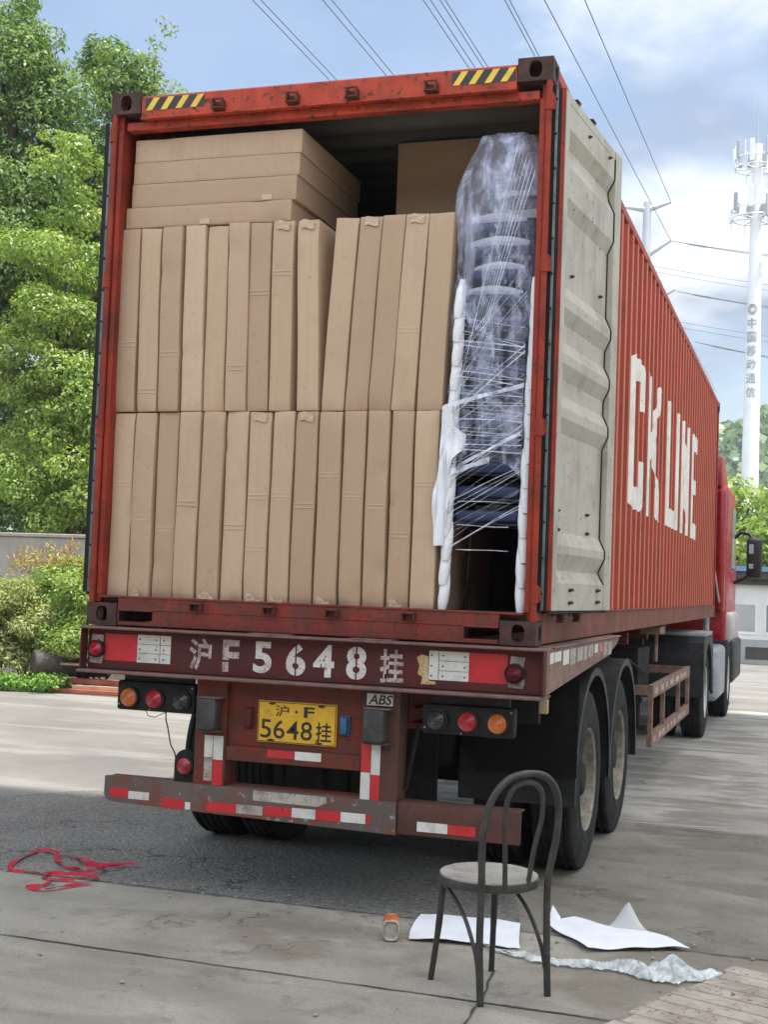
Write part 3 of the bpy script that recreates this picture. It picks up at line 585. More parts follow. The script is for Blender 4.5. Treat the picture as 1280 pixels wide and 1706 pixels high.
# doors
def door(sx):
    """leaf swung right round to the side wall; sx=1 the right leaf, whose inner face is towards the camera"""
    hx, hy = sx*1.262, 0.045; ang = 0.104; d = Vector((sx*math.sin(ang), math.cos(ang), 0)); n = Vector((sx*math.cos(ang), -math.sin(ang), 0))
    h = Vector((hx, hy, 0)); zb, zt = 1.522, 4.098; Wd = 1.150
    def P(u, v, z): q = h + d*u + n*v; return (q.x, q.y, z)
    def bx(mb, u0, u1, v0, v1, z0, z1, bev=0.003):
        g = mb.box(u0, u1, v0, v1, z0, z1, bev)
        for v in g: v.co = Vector(P(v.co.x, v.co.y, v.co.z))
    mb = MB()
    # frame: stiles, rails
    bx(mb, 0.012, 0.085, -0.022, 0.020, zb, zt); bx(mb, Wd-0.14, Wd, -0.022, 0.020, zb, zt)
    bx(mb, 0.085, Wd-0.14, -0.022, 0.014, zb, zb+0.14); bx(mb, 0.085, Wd-0.14, -0.022, 0.014, zt-0.05, zt)
    dr = mb.build('door', 'door_beige', ct)
    # pressed panel with horizontal ribs
    prof = [(zb+0.14, 0.012), (zb+0.20, -0.020)]
    for a, b in ((1.745, 1.905), (2.42, 2.59), (2.69, 2.86), (2.97, 3.14), (3.52, 3.80)):
        prof += [(a-0.01, -0.018), (a+0.06, 0.014), (b-0.06, 0.014), (b+0.01, -0.018)]
    prof += [(3.86, -0.026), (3.93, 0.012), (zt-0.05, 0.012)]
    mb = MB()
    for (za, va), (zb_, vb) in zip(prof, prof[1:]):
        ua, ub = 0.085, Wd-0.14
        mb.face([P(ua, va, za), P(ub, va, za), P(ub, vb, zb_), P(ua, vb, zb_)])
    bmesh.ops.remove_doubles(mb.bm, verts=mb.bm.verts[:], dist=1e-5); mb.build('door_panel', 'door_beige', dr, smooth=20)
    mb = MB(); bx(mb, 0.085, Wd-0.14, -0.05, -0.046, zb, zt); mb.build('outer_skin', 'container_red', dr)
    # dark sealing joint where the pressed panel meets the far stile
    mb = MB(); pts = [P(Wd-0.139, v_+0.003, z_) for z_, v_ in prof]; mb.tube(pts, 0.005, 6); mb.build('panel_seam', 'rubber', dr)
    # gaskets along the leaf's edge
    mb = MB(); bx(mb, -0.012, 0.004, -0.050, -0.028, zb-0.004, zt+0.01); mb.tube([P(0.0, -0.042, zb-0.01), P(0.0, -0.042, zt+0.015)], 0.014, 10); bx(mb, -0.010, 0.011, -0.0120, -0.002, zb-0.004, zt)
    bx(mb, 0.01, Wd-0.01, -0.014, 0.006, zb-0.014, zb-0.0005); mb.build('door_gasket', 'rubber', dr)
    mb = MB(); bx(mb, -0.019, 0.010, -0.027, -0.0125, zb, zt, 0.002); st = mb.build('gasket_strip', 'steel_strip', dr)
    for k in range(15):
        z = zb+0.08+k*0.174; mb = MB(); mb.cyl(P(-0.0185, -0.0195, z), P(-0.026, -0.0195, z), 0.0058, 8); mb.build('rivet', 'rubber', st)
    mb = MB(); bx(mb, -0.002, 0.0115, -0.0015, 0.020, zb, zt, 0.002); mb.build('door_edge', 'post_red' if sx == 1 else 'rubber', dr)
    # bolts showing through the leaf
    for u, z in ((0.46, 4.00), (0.88, 4.02), (0.30, 3.225), (0.86, 3.24), (0.17, 2.02), (0.72, 2.03), (0.18, 1.925), (0.73, 1.93), (0.33, 1.625), (0.36, 1.627), (0.86, 1.628), (0.89, 1.63), (0.33, 1.562), (0.36, 1.563), (0.86, 1.566), (0.89, 1.568)):
        v0 = 0.012 if (z > 3.9 or z < 1.65) else -0.016
        mb = MB(); mb.cyl(P(u, v0, z), P(u, v0+0.012, z), 0.009, 8); mb.cyl(P(u, v0+0.010, z), P(u, v0+0.02, z), 0.0055, 8); mb.build('bolt', 'lug_rust', dr)
    # locking-bar cams above and below the leaf
    for u in (0.36, 0.66):
        for z, s_ in ((zb, -1), (zt, 1)):
            mb = MB(); q = P(u, -0.03, z)
            for w_, a, b in ((0.014, 0.0, 0.05), (0.032, 0.05, 0.062), (0.026, 0.012, 0.022)): bx(mb, u-w_, u+w_, -0.05, -0.012, min(z+s_*a, z+s_*b), max(z+s_*a, z+s_*b), 0.003)
            mb.build('lock_cam', 'lug_rust', dr)
    mb = MB()
    for u in (0.36, 0.66): mb.tube([P(u, -0.066, zb-0.03), P(u, -0.066, zt+0.03)], 0.014, 8)
    mb.build('locking_bars', 'steel_strip', dr)
door(1); door(-1)

# ---------------------------------------------------------------- cartons
def carton(x0, x1, z0, z1, y0, depth, label, group, lean=0.0, crease=(), flat=False, tape=0, low_tape=False):
    """one carton; lean shifts its top edge sideways; crease = heights of the double fold lines on its front"""
    w = x1-x0; h = z1-z0; root = thing('carton', ((x0+x1)/2, y0, z0), label, 'carton', group)
    b = 0.0045; nx, nz = (6, 26) if not flat else (26, 6); mb = MB()
    g = mb.box(-w/2, w/2, 0, depth, 0, h, b, 2)
    bmesh.ops.recalc_face_normals(mb.bm, faces=mb.bm.faces[:])
    fr = [e for e in mb.bm.edges if abs(e.verts[0].co.y-e.verts[1].co.y) < 1e-4 and e.calc_length() > 0.03]
    for cz in [h*(i+1)/nz for i in range(nz-1)]:
        bmesh.ops.bisect_plane(mb.bm, geom=mb.bm.verts[:]+mb.bm.edges[:]+mb.bm.faces[:], plane_co=(0, 0, cz), plane_no=(0, 0, 1))
    for cx in [-w/2+w*(i+1)/nx for i in range(nx-1)]:
        bmesh.ops.bisect_plane(mb.bm, geom=mb.bm.verts[:]+mb.bm.edges[:]+mb.bm.faces[:], plane_co=(cx, 0, 0), plane_no=(1, 0, 0))
    dents = [(random.choice((-1, 1))*w*random.uniform(0.2, 0.5), random.choice((0.0, h, h*random.random())), random.uniform(0.03, 0.07), random.uniform(0.004, 0.014)) for _ in range(3)]; ph = random.uniform(0, 9); am = random.uniform(0.002, 0.005)
    for v in mb.bm.verts:
        fx = max(0, 1-(2*v.co.x/w)**2); fz = max(0, 1-(2*v.co.z/h-1)**2)
        if v.co.y < 0.02: v.co.y -= am*math.sqrt(fx*fz) + 0.0015*math.sin(v.co.z*9+ph)*fx
        v.co.x += (0.0025*math.sin(v.co.z*5+ph*1.7)*fz if not flat else 0)
        for (dx, dz, dr_, dd) in dents:
            q = ((v.co.x-dx)**2+(v.co.z-dz)**2)/dr_**2
            if v.co.y < 0.03 and q < 4: v.co.y += dd*math.exp(-q*1.5)
        v.co.x += lean*v.co.z/h
    bd = mb.build('carton_body', 'cardboard', root, world=False)
    if crease:
        mb = MB()
        for cz in crease:
            for k in (0, 0.022):
                z = cz+k
                mb.box(-w/2+0.008+lean*z/h, w/2-0.008+lean*z/h, -am-0.0022, 0.001, z-0.0016, z+0.0016, 0.0008)
        mb.build('fold_line', 'cardboard_edge', bd, world=False, smooth=0)
    if tape:
        mb = MB()
        if flat:
            xx = random.uniform(-w*0.2, w*0.3); mb.box(xx, xx+0.06, -am-0.0022, 0.001, 0.004, 0.034, 0.0005)
        else:
            tz = h-0.05; mb.grid(lambda a, c: (-w*0.3+w*0.62*a+lean, -am-0.003-0.003*random.random(), tz+0.044*c+0.006*math.sin(a*6)), 7, 4)
        mb.build('parcel_tape', 'parcel_tape', bd, world=False, smooth=0)
    if low_tape:
        tw = random.uniform(0.4, 0.75); mb = MB(); mb.grid(lambda a, c: (-w*0.36+w*tw*a+0.004*math.sin(c*5), -am-0.003-0.004*random.random(), 0.004+(0.03+0.014*math.sin(a*5+ph))*c), 7, 4)
        mb.build('parcel_tape', 'parcel_tape', bd, world=False, smooth=0)
    return root
ORD = ['first', 'second', 'third', 'fourth', 'fifth', 'sixth', 'seventh', 'eighth', 'ninth', 'tenth', 'eleventh', 'twelfth', 'thirteenth', 'fourteenth']
YB = 0.085; FZ = 1.501
edges = [-1.168, -1.034, -0.899, -0.766, -0.630, -0.494, -0.358, -0.226, -0.096, 0.037, 0.171, 0.301, 0.427, 0.554, 0.690]
cre = [(0.60,), (0.42,), (0.36,), (0.50,), (), (0.38,), (0.27, 0.54), (0.555,), (0.50,), (0.66,), (0.56,), (0.50,), (0.36,), (0.62,)]
for i in range(14):
    where = 'leftmost' if i == 0 else ('rightmost' if i == 13 else ORD[i] + ' from the left')
    carton(edges[i]+0.004, edges[i+1]-0.009, FZ, FZ+1.003+random.uniform(-0.006, 0.003), YB+random.uniform(-0.012, 0.012), 1.25,
           f'tall narrow brown carton, {where} in the bottom row', 'cartons standing in the bottom row', crease=cre[i], tape=1 if i in (6, 8) else 0, low_tape=i in (1, 4, 6, 7, 9, 12))
bot = [-1.170, -1.032, -0.901, -0.766, -0.640, -0.508, -0.384, -0.256, -0.098]; topx = [-1.180, -1.050, -0.918, -0.784, -0.655, -0.528, -0.405, -0.273, -0.135]
wid = [0.128]*9; cre2 = [(0.36,), (0.10,), (0.30,), (), (), (0.22,), (0.62,), (0.72,), ()]
for i in range(9):
    where = ['leftmost', 'second from the left', 'third from the left', 'fourth from the left', 'middle one', 'sixth from the left', 'seventh from the left', 'second from the right', 'rightmost'][i]
    carton(bot[i]+0.001, bot[i]+wid[i]-0.009, FZ+1.006, FZ+2.016+random.uniform(-0.006, 0.004), YB+random.uniform(-0.012, 0.012), 1.25,
           f'brown carton, {where} of nine upright in upper left row', 'upright cartons in the upper row, left of the gap', lean=topx[i]-bot[i], crease=cre2[i], tape=1 if i in (7, 8) else 0)
botr = [0.038, 0.166, 0.293, 0.419, 0.556]; topr = [0.083, 0.215, 0.342, 0.466, 0.588]
for i in range(5):
    carton(botr[i], botr[i]+0.121+(0.012 if i == 4 else 0), FZ+1.006, FZ+2.018, YB+random.uniform(-0.008, 0.012), 1.15,
           f'brown carton leaning right, {["leftmost", "second from the left", "middle one", "second from the right", "rightmost"][i]} of five slanted ones in upper right row', 'slanted upright cartons right of the gap', lean=topr[i]-botr[i], crease=((), (), (), (0.4,), ())[i], tape=1 if i in (1, 3) else 0)
for i, (xa, xb, za, zb) in enumerate(((-1.158, -0.178, 3.520, 3.634), (-1.130, -0.155, 3.6355, 3.766), (-1.128, -0.146, 3.7675, 3.888), (-1.128, -0.138, 3.890, 4.018))):
    carton(xa, xb, za, zb, YB+0.01+0.006*i, 0.95, 'wide flat brown carton, ' + ['lowest of the four and jutting furthest left', 'second from the bottom of the four', 'third from the bottom of the four', 'topmost of the four, just under the container roof'][i],
           'flat cartons stacked at the top left', flat=True, tape=(2, 2, 0, 0)[i])
bc = carton(0.150, 1.140, 3.522, 4.172, 0.88, 0.8, 'big shadowed carton lettered ITEM, set back behind the slanted cartons', 'carton', flat=True)
bc['group'] = 'cartons deeper in the container'; mbx = MB(); mbx.box(-0.495, 0.495, -0.004, 0.0, 0.17, 0.174); mbx.build('fold_line', 'cardboard_edge', bc, world=False, smooth=0)
text_on('carton_lettering', 'ITEM', 0.30, 0.385, 3.640, 3.662, 0.872, 'ink', bc, offset=0.02)
# navy bundle in the dark beyond the gap
nb = thing('wrapped_bundle', (0.0, 2.6, FZ), 'dark navy wrapped bundle deep inside the container beyond the cartons', 'bundle')
mb = MB(); mb.grid(lambda a, b: (-0.9+1.8*a, 2.6+0.06*math.sin(a*26)+0.04*math.sin(b*9+a*11), FZ+2.6*b), 40, 16); mb.box(-0.9, 0.9, 2.72, 3.6, FZ, FZ+2.6, 0.05, 2); mb.build('bundle_cover', 'navy_bundle', nb)

# ---------------------------------------------------------------- wrapped stack of chairs
CX, CY = 0.925, 0.33
def stack_chair():
    t = thing('stacking_chair', (CX, CY, FZ), 'black metal stacking chair standing on the container floor, lowest of the film wrapped stack', 'chair', 'stacking chairs wrapped in film')
    mb = MB(); mb.box(-0.168, 0.168, -0.195, 0.19, 0.448, 0.508, 0.02, 3); mb.build('seat', 'chair_navy', t, world=False)
    mb = MB(); mb.tube([(-0.17, -0.188, 0.440), (0.17, -0.188, 0.440), (0.17, 0.17, 0.440), (-0.17, 0.17, 0.440)], 0.009, 8, closed=True); mb.build('seat_frame', 'chair_black', t, world=False)
    for sx in (-1, 1):
        mb = MB(); mb.tube([(sx*0.198, -0.235, 0.0), (sx*0.172, -0.19, 0.44)], 0.0115, 8); lg = mb.build('leg', 'chair_black', t, world=False)
        a = Vector((sx*0.200, -0.238, 0.004)); b = Vector((sx*0.186, -0.214, 0.205)); mb = MB()
        mb.tube([a+(b-a)*k/7 for k in range(8)], [0.019, 0.024, 0.0265, 0.0275, 0.026, 0.024, 0.019, 0.0135], 12)
        for v in mb.bm.verts: v.co += Vector((random.uniform(-1, 1), random.uniform(-1, 1), 0))*0.002
        mb.build('foam_sleeve', 'foam', lg, world=False)
        mb = MB(); mb.tube([(sx*0.20, 0.225, 0.0), (sx*0.172, 0.19, 0.44)], 0.0115, 8); mb.build('leg', 'chair_black', t, world=False)
    mb = MB()
    for sx in (-1, 1): mb.tube([(sx*0.172, 0.19, 0.44), (sx*0.168, 0.215, 0.66), (sx*0.155, 0.235, 0.84)], 0.0105, 8)
    mb.tube([(-0.155, 0.235, 0.84), (-0.08, 0.25, 0.875), (0.08, 0.25, 0.875), (0.155, 0.235, 0.84)], 0.0105, 8); mb.build('back_frame', 'chair_black', t, world=False)
    for z in (0.56, 0.67, 0.78):
        mb = MB(); mb.grid(lambda a, b: (-0.16+0.32*a, 0.222+0.03*math.sin(math.pi*a)+(z-0.6)*0.08, z-0.028+0.056*b-0.012*math.sin(math.pi*a)), 9, 3); mb.build('back_slat', 'foam', t, world=False)
    return t
proto = stack_chair()
for k in range(1, 13):
    c = copy_tree(proto); c.location = (CX+random.uniform(-0.006, 0.006)+0.003*k, CY-0.001*k, FZ+0.122*k)
    if k >= 9:
        q0 = random.uniform(0.85, 1.05); q1 = random.uniform(-0.03, 0.02); th = random.uniform(0.036, 0.052); mb = MB()
        mb.grid(lambda a, b: (q1-0.145*q0+0.29*q0*a, -0.180-0.018*math.sin(math.pi*a)-0.010*math.sin(math.pi*b), 0.498+th*(b-0.2)*(0.75+0.25*math.sin(math.pi*a))+0.014*math.sin(math.pi*a)+q1*0.4*a), 14, 6); mb.build('foam_pad', 'pad_gray', c, world=False)
    c['label'] = f'black stacking chair, {ORD[k]} from the bottom of the wrapped stack' if k < 12 else 'topmost chair of the film wrapped stack, its back slats showing through the film'
# stretch film: a shrunk, crumpled bag over the upper chairs and bands of strands lower down
fr_ = thing('film_wrap', (CX, CY, 2.40), 'clear wrinkled stretch film wound round the tall stack of chairs', 'film wrap')
def bag(a, b):
    z = 2.20 + 0.05*math.sin(a*19)*(1-b) + (3.93-2.20)*b; tp = max(0, (z-3.55)/0.38); hw = 0.232*(1-0.28*tp**2) + 0.012*math.sin(z*9) + 0.006*(b < 0.3); hd_ = 0.275*(1-0.35*tp**2)
    t = 2*math.pi*a; e = 0.55
    cx = math.copysign(abs(math.cos(t))**e, math.cos(t)); cy = math.copysign(abs(math.sin(t))**e, math.sin(t))
    wv = 0.0035*math.sin(z*38+t*3+3*math.sin(z*9+t*2)) + 0.006*math.sin(t*9+z*5+2*math.sin(z*6)) + 0.005*math.sin(z*13+t*5)
    x = CX-0.012 + 0.03*b + cx*(hw+wv) + (0.035*tp*(cx < 0)); y = CY + cy*(hd_+wv)
    return (min(x, 1.158), y, z - (0.05*(1-abs(cy))*0 if b < 1 else 0))
mb = MB(); V = mb.grid(bag, 72, 64, closed_u=True)
topc = mb.bm.verts.new((CX+0.02, CY, 3.975))
for i in range(72): mb.bm.faces.new((V[i][-1], V[(i+1) % 72][-1], topc))
mb.build('film_cover', 'stretch_film', fr_, smooth=180)
mb = MB()
def strand(x0, z0, x1, z1, w, y=0.052):
    n = 10; tw = random.uniform(-0.3, 0.3); A = []; B = []
    for i in range(n+1):
        t = i/n; x = x0+(x1-x0)*t; z = z0+(z1-z0)*t + 0.002*math.sin(t*5+z0*30); yy = y - 0.010*math.sin(math.pi*t)*random.uniform(0.6, 1); ww = w*(0.6+0.4*abs(math.sin(t*4+z0*9)))
        A.append(mb.bm.verts.new((x, yy, z-ww))); B.append(mb.bm.verts.new((x, yy+tw*ww, z+ww)))
    for i in range(n): mb.bm.faces.new((A[i], A[i+1], B[i+1], B[i]))
XL, XR = 0.748, 1.112
def sw(): return random.choice((0.0006, 0.0009, 0.0012, 0.0016, 0.003))
for k in range(22): strand(XL, 1.80+0.026*k+random.uniform(-.02, .02), XR, 2.02+0.027*k+random.uniform(-.05, .05), sw(), 0.070-0.0005*k)
for k in range(24): strand(XL, 2.30+0.016*k+random.uniform(-.02, .02), XR, 2.27+0.016*k+random.uniform(-.03, .03), sw(), 0.057-0.0004*k)
for k in range(16): strand(XL-0.005, 2.42+0.03*k+random.uniform(-.03, .03), XR+0.005, 2.72+0.05*k+random.uniform(-.05, .05), random.choice((0.001, 0.0015, 0.002, 0.005)), 0.045-0.0005*k)
for k in range(14): strand(XL, 2.62+0.026*k+random.uniform(-.01, .01), XR+0.005, 2.55+0.026*k+random.uniform(-.03, .03), sw(), 0.035-0.0003*k)
for k in range(7): strand(0.77+0.02*k, 2.50+0.05*k, 1.06+0.014*k, 3.86-0.03*k, random.choice((0.003, 0.005, 0.009)), 0.025-0.001*k)
strand(XL, 2.52, XR+0.01, 2.62, 0.012, 0.016); strand(XL+0.05, 2.22, XR, 2.38, 0.010, 0.016); strand(XL+0.02, 2.19, 0.96, 2.25, 0.016, 0.019)
for zq in (1.81, 1.93, 2.05): strand(XL+0.04, zq, XR-0.06, zq-0.006, 0.0025, 0.085)
o_ = mb.build('film_strands', 'film_strand', fr_, smooth=180)
# loose foam sheet beside the stack
fs = thing('foam_sheet', (0.70, 0.06, 1.83), 'torn white foam sheet hanging between the cartons and the wrapped chairs', 'foam sheet')
poly = [(0.706, 2.520), (0.752, 2.545), (0.765, 2.425), (0.826, 2.375), (0.815, 2.305), (0.765, 2.255), (0.742, 2.18), (0.748, 2.02), (0.738, 1.93), (0.728, 1.825), (0.683, 1.822), (0.664, 1.98), (0.672, 2.10), (0.700, 2.24), (0.720, 2.36), (0.735, 2.45)]
mb = MB(); f = mb.face([(x, 0.055, z) for x, z in poly]); bmesh.ops.triangulate(mb.bm, faces=[f]); bmesh.ops.subdivide_edges(mb.bm, edges=mb.bm.edges[:], cuts=4, use_grid_fill=True)
for v in mb.bm.verts: v.co.y += 0.014*math.sin(v.co.z*24+v.co.x*18) + 0.010*math.sin(v.co.x*70)
bmesh.ops.solidify(mb.bm, geom=mb.bm.faces[:], thickness=0.003); mb.build('foam_piece', 'foam_paper', fs, smooth=60)

# ---------------------------------------------------------------- trailer
TX = 0.045
tr_ = thing('container_trailer', (TX, 3, 0), 'rusty dark red container trailer with white stencilled number across its rear beam', 'trailer')
# rear beam: web with flanges
BL, BR_ = -1.195, 1.285
mb = MB(); mb.box(BL+0.005, BR_-0.005, -0.030, 0.10, 1.118, 1.330, 0.004); rb = mb.build('rear_beam', 'beam_maroon', tr_)
mb = MB(); mb.box(BL-0.012, BR_, -0.105, 0.12, 1.3305, 1.343, 0.003); mb.box(-0.24, -0.02, -0.10, 0.0, 1.3435, 1.349, 0.003); mb.box(0.30, 0.53, -0.10, 0.0, 1.3435, 1.349, 0.003)
mb.box(BL-0.014, BR_-0.004, -0.115, 0.12, 1.100, 1.116, 0.004); mb.build('beam_flange', 'beam_edge', rb)
for x in (BL-0.004, BR_-0.006):
    mb = MB(); mb.box(x, x+0.008, -0.098, -0.031, 1.117, 1.330, 0.002); mb.build('beam_end_plate', 'beam_maroon', rb)
yb = -0.0305
def tape(name, x0, x1, z0, z1, y, mat, par, slant=0.0, t=0.0015):
    mb = MB(); mb.prism([(x0, y, z0), (x1, y, z0), (x1+slant, y, z1), (x0+slant, y, z1)], (0, -t, 0)); return mb.build(name, mat, par, smooth=0)
tape('reflective_tape', -1.086, -0.898, 1.166, 1.306, yb, 'tape_red', rb)
w = tape('reflective_tape', -0.895, -0.700, 1.163, 1.308, yb, 'tape_white', rb)
mb = MB()
for z in (1.211, 1.259): mb.box(-0.893, -0.702, yb-0.0022, yb-0.0015, z-0.0012, z+0.0012)
mb.box(-0.763, -0.760, yb-0.0022, yb-0.0015, 1.165, 1.306)
for x in (-0.885, -0.79, -0.745): 
    for z in (1.18, 1.228, 1.28): mb.box(x, x+0.009, yb-0.0022, yb-0.0015, z, z+0.008)
mb.build('tape_marks', 'ink', w, smooth=0)
w = tape('reflective_tape', 0.704, 0.905, 1.165, 1.306, yb, 'tape_white', rb)
mb = MB()
for z in (1.211, 1.259): mb.box(0.755, 0.903, yb-0.0022, yb-0.0015, z-0.0012, z+0.0012)
mb.box(0.752, 0.755, yb-0.0022, yb-0.0015, 1.167, 1.304)
for x in (0.712, 0.770, 0.880):
    for z in (1.18, 1.228, 1.28): mb.box(x, x+0.009, yb-0.0022, yb-0.0015, z, z+0.008)
mb.build('tape_marks', 'ink', w, smooth=0)
tape('reflective_tape', 0.907, 1.096, 1.164, 1.306, yb, 'tape_red', rb)
mb = MB(); f = mb.face([(x, yb-0.0008, z) for x, z in ((0.640, 1.27), (0.665, 1.285), (0.700, 1.276), (0.702, 1.16), (0.74, 1.156), (0.742, 1.143), (0.665, 1.14), (0.672, 1.175), (0.648, 1.19), (0.655, 1.23))]); mb.build('sticker_remnant', 'sticker_old', rb, smooth=0)
for x in (-1.165, 1.112):
    mb = MB(); f = mb.face([(x+dx, yb-0.0008, z) for dx, z in ((-0.012, 1.15), (0.06, 1.146), (0.07, 1.175), (0.062, 1.24), (0.068, 1.296), (0.0, 1.30), (-0.006, 1.25))]); mb.build('sticker_remnant', 'tape_dirty', rb, smooth=0)
# stencilled number
text_on('stencil_lettering', '沪', -0.592, -0.465, 1.142, 1.306, yb, 'stencil_worn', rb, offset=0.026)
text_on('stencil_lettering', 'F', -0.402, -0.310, 1.142, 1.306, yb, 'stencil_worn', rb, offset=0.03, slits=((-0.385, 0.03, 1.192, 1.203),))
text_on('stencil_lettering', '5', -0.230, -0.128, 1.146, 1.306, yb, 'stencil_white', rb, offset=0.032)
text_on('stencil_lettering', '6', -0.050, 0.056, 1.143, 1.304, yb, 'stencil_white', rb, offset=0.032, slits=((0.003, 0.004, 1.14, 1.31),))
text_on('stencil_lettering', '4', 0.098, 0.210, 1.144, 1.306, yb, 'stencil_white', rb, offset=0.032, slits=((0.140, 0.003, 1.17, 1.21),))
text_on('stencil_lettering', '8', 0.274, 0.381, 1.141, 1.306, yb, 'stencil_white', rb, offset=0.032, slits=((0.3275, 0.004, 1.14, 1.31),))
text_on('stencil_lettering', '挂', 0.452, 0.574, 1.136, 1.302, yb, 'stencil_worn', rb, offset=0.022)
def round_light(x, z, r, y, lensmat, par, depth=0.03):
    mb = MB(); mb.lathe([(r*0.2, 0.0), (r*1.14, 0.0), (r*1.16, depth*0.9), (r*1.02, depth), (r*0.98, depth*0.8)], (x, y, z), 'y', 28, -1); ho = mb.build('lamp_bezel', 'black_plastic', par)
    mb = MB(); prof = [(r*0.97, depth*0.75)]
    for k in range(5):
        q = 0.9-0.18*k; prof += [(r*q, depth*(1.0+0.10*k)), (r*(q-0.05), depth*(0.93+0.10*k))]
    prof += [(r*0.05, depth*1.38)]
    mb.lathe(prof, (x, y, z), 'y', 28, -1); mb.build('lens', lensmat, ho, smooth=25); return ho
round_light(-1.130, 1.224, 0.040, -0.031, 'lens_red', rb); round_light(1.135, 1.218, 0.042, -0.031, 'lens_red_dim', rb)
# beam returns along the sides
mb = MB(); mb.prism([(BR_, -0.02, 1.12), (BR_, 1.95, 1.232), (BR_, 2.35, 1.295), (BR_, 2.45, 1.338), (BR_, -0.02, 1.338)], (-0.012, 0, 0)); mb.box(1.16, BR_+0.012, 0.121, 2.47, 1.3385, 1.346, 0.003)
br = mb.build('side_beam', 'guard_rust', tr_)
y = 0.05
while y < 2.1:
    w_ = random.uniform(0.09, 0.2); zt = 1.322; zb = zt-0.075*random.uniform(0.7, 1.15)
    mb = MB(); mb.face([(BR_+0.0012, y, zb), (BR_+0.0012, y+w_, zb+0.004), (BR_+0.0012, y+w_, zt), (BR_+0.0012, y, zt-0.004)]); mb.build('reflective_tape', random.choice(('tape_dirty', 'tape_white', 'tape_dirty', 'tape_red')), br, smooth=0); y += w_+random.uniform(0.01, 0.06)
mb = MB(); mb.box(BL, BL+0.012, 0.121, 2.4, 1.16, 1.338); mb.build('side_beam', 'guard_rust', tr_)
# chassis
mb = MB()
for x in (-0.46, 0.55):
    mb.box(x-0.07, x+0.07, 0.15, 8.6, 1.29, 1.335, 0.004); mb.box(x-0.012, x+0.012, 0.15, 8.6, 0.93, 1.2895); mb.box(x-0.07, x+0.07, 0.15, 8.6, 0.90, 0.9295, 0.004)
    mb.box(x-0.06, x+0.06, 8.605, 12.0, 1.10, 1.335, 0.004)
for y in (0.6, 2.25, 3.6, 5.0, 6.4, 7.8): mb.box(-0.95, 1.0, y, y+0.1, 1.20, 1.288)
mb.build('chassis_frame', 'trailer_red', tr_)
mb = MB()
for y in (1.6, 2.9):
    mb.cyl((-1.05, y, 0.52), (1.14, y, 0.52), 0.075, 16)
    for x in (-0.43, 0.52):
        for k in range(5): mb.box(x-0.05, x+0.05, y-0.55+0.06*k, y+0.55-0.06*k, 0.62+0.022*k, 0.64+0.022*k)
        mb.box(x-0.05, x+0.05, y-0.64, y-0.54, 0.62, 0.9); mb.box(x-0.05, x+0.05, y+0.54, y+0.64, 0.62, 0.9)
        mb.cyl((x+(0.2 if x < 0 else -0.2), y-0.35, 0.6), (x+(0.2 if x < 0 else -0.2), y-0.12, 0.6), 0.09, 14)
mb.build('axles', 'chassis_dark', tr_)
# uprights, cross panel
ups = []
for x0, x1 in ((-0.545, -0.372), (0.366, 0.560)):
    mb = MB(); mb.box(x0, x1, -0.020, 0.12, 0.545, 1.098, 0.004); u = mb.build('upright', 'trailer_red' if x0 < 0 else 'upright_gray', tr_); ups.append(u)
mb = MB(); mb.box(-0.371, 0.365, 0.018, 0.045, 0.765, 1.098); mb.box(-0.371, 0.365, -0.012, 0.040, 0.690, 0.7645, 0.004); mb.box(-0.371, 0.365, 0.03, 0.09, 0.557, 0.566)
pn = mb.build('rear_panel', 'trailer_red', tr_)
mb = MB()
for x in (-0.33, -0.09, 0.05, 0.16, 0.30): mb.box(x, x+0.05, 0.55, 0.62, 0.42, 0.95)
mb.box(-0.42, 0.5, 0.9, 0.95, 0.35, 1.2); mb.build('inner_bracket', 'chassis_dark', tr_)
for x, u in ((-0.453, ups[0]), (0.450, ups[1])):
    mb = MB(); mb.box(x-0.052, x+0.054, -0.105, -0.021, 0.846, 1.006, 0.012, 2); mb.box(x-0.054, x+0.080, -0.09, -0.0205, 0.834, 0.8455, 0.003); bb = mb.build('bump_block', 'block_rubber', u)
    mb = MB(); mb.box(x-0.056, x+0.082, -0.10, -0.0205, 1.0065, 1.013, 0.002); mb.build('block_bracket', 'beam_edge', bb)
u = ups[0]; yu = -0.0205
tape('reflective_tape', -0.487, -0.440, 0.700, 0.812, yu, 'tape_white', u); tape('reflective_tape', -0.437, -0.382, 0.690, 0.812, yu, 'tape_white', u)
tape('reflective_tape', -0.485, -0.440, 0.580, 0.698, yu, 'tape_dirty', u); tape('reflective_tape', -0.437, -0.382, 0.560, 0.688, yu, 'tape_red', u)
u = ups[1]
tape('reflective_tape', 0.369, 0.418, 0.690, 0.830, yu, 'tape_red', u); tape('reflective_tape', 0.421, 0.468, 0.680, 0.830, yu, 'tape_white', u)
tape('reflective_tape', 0.369, 0.418, 0.556, 0.688, yu, 'tape_white', u); tape('reflective_tape', 0.421, 0.468, 0.552, 0.678, yu, 'tape_red', u)
pl = tape('abs_plate', 0.384, 0.528, 1.017, 1.083, yu, 'tape_white', u, t=0.003)
mb = MB()
for a, b, c, d in ((0.384, 0.528, 1.079, 1.083), (0.384, 0.528, 1.017, 1.021), (0.384, 0.388, 1.021, 1.079), (0.524, 0.528, 1.021, 1.079)): mb.box(a, b, yu-0.0042, yu-0.003, c, d)
mb.build('plate_border', 'ink', pl, smooth=0); text_on('abs_lettering', 'ABS', 0.396, 0.522, 1.026, 1.075, yu-0.003, 'ink', pl, offset=0.02, shear=0.25)
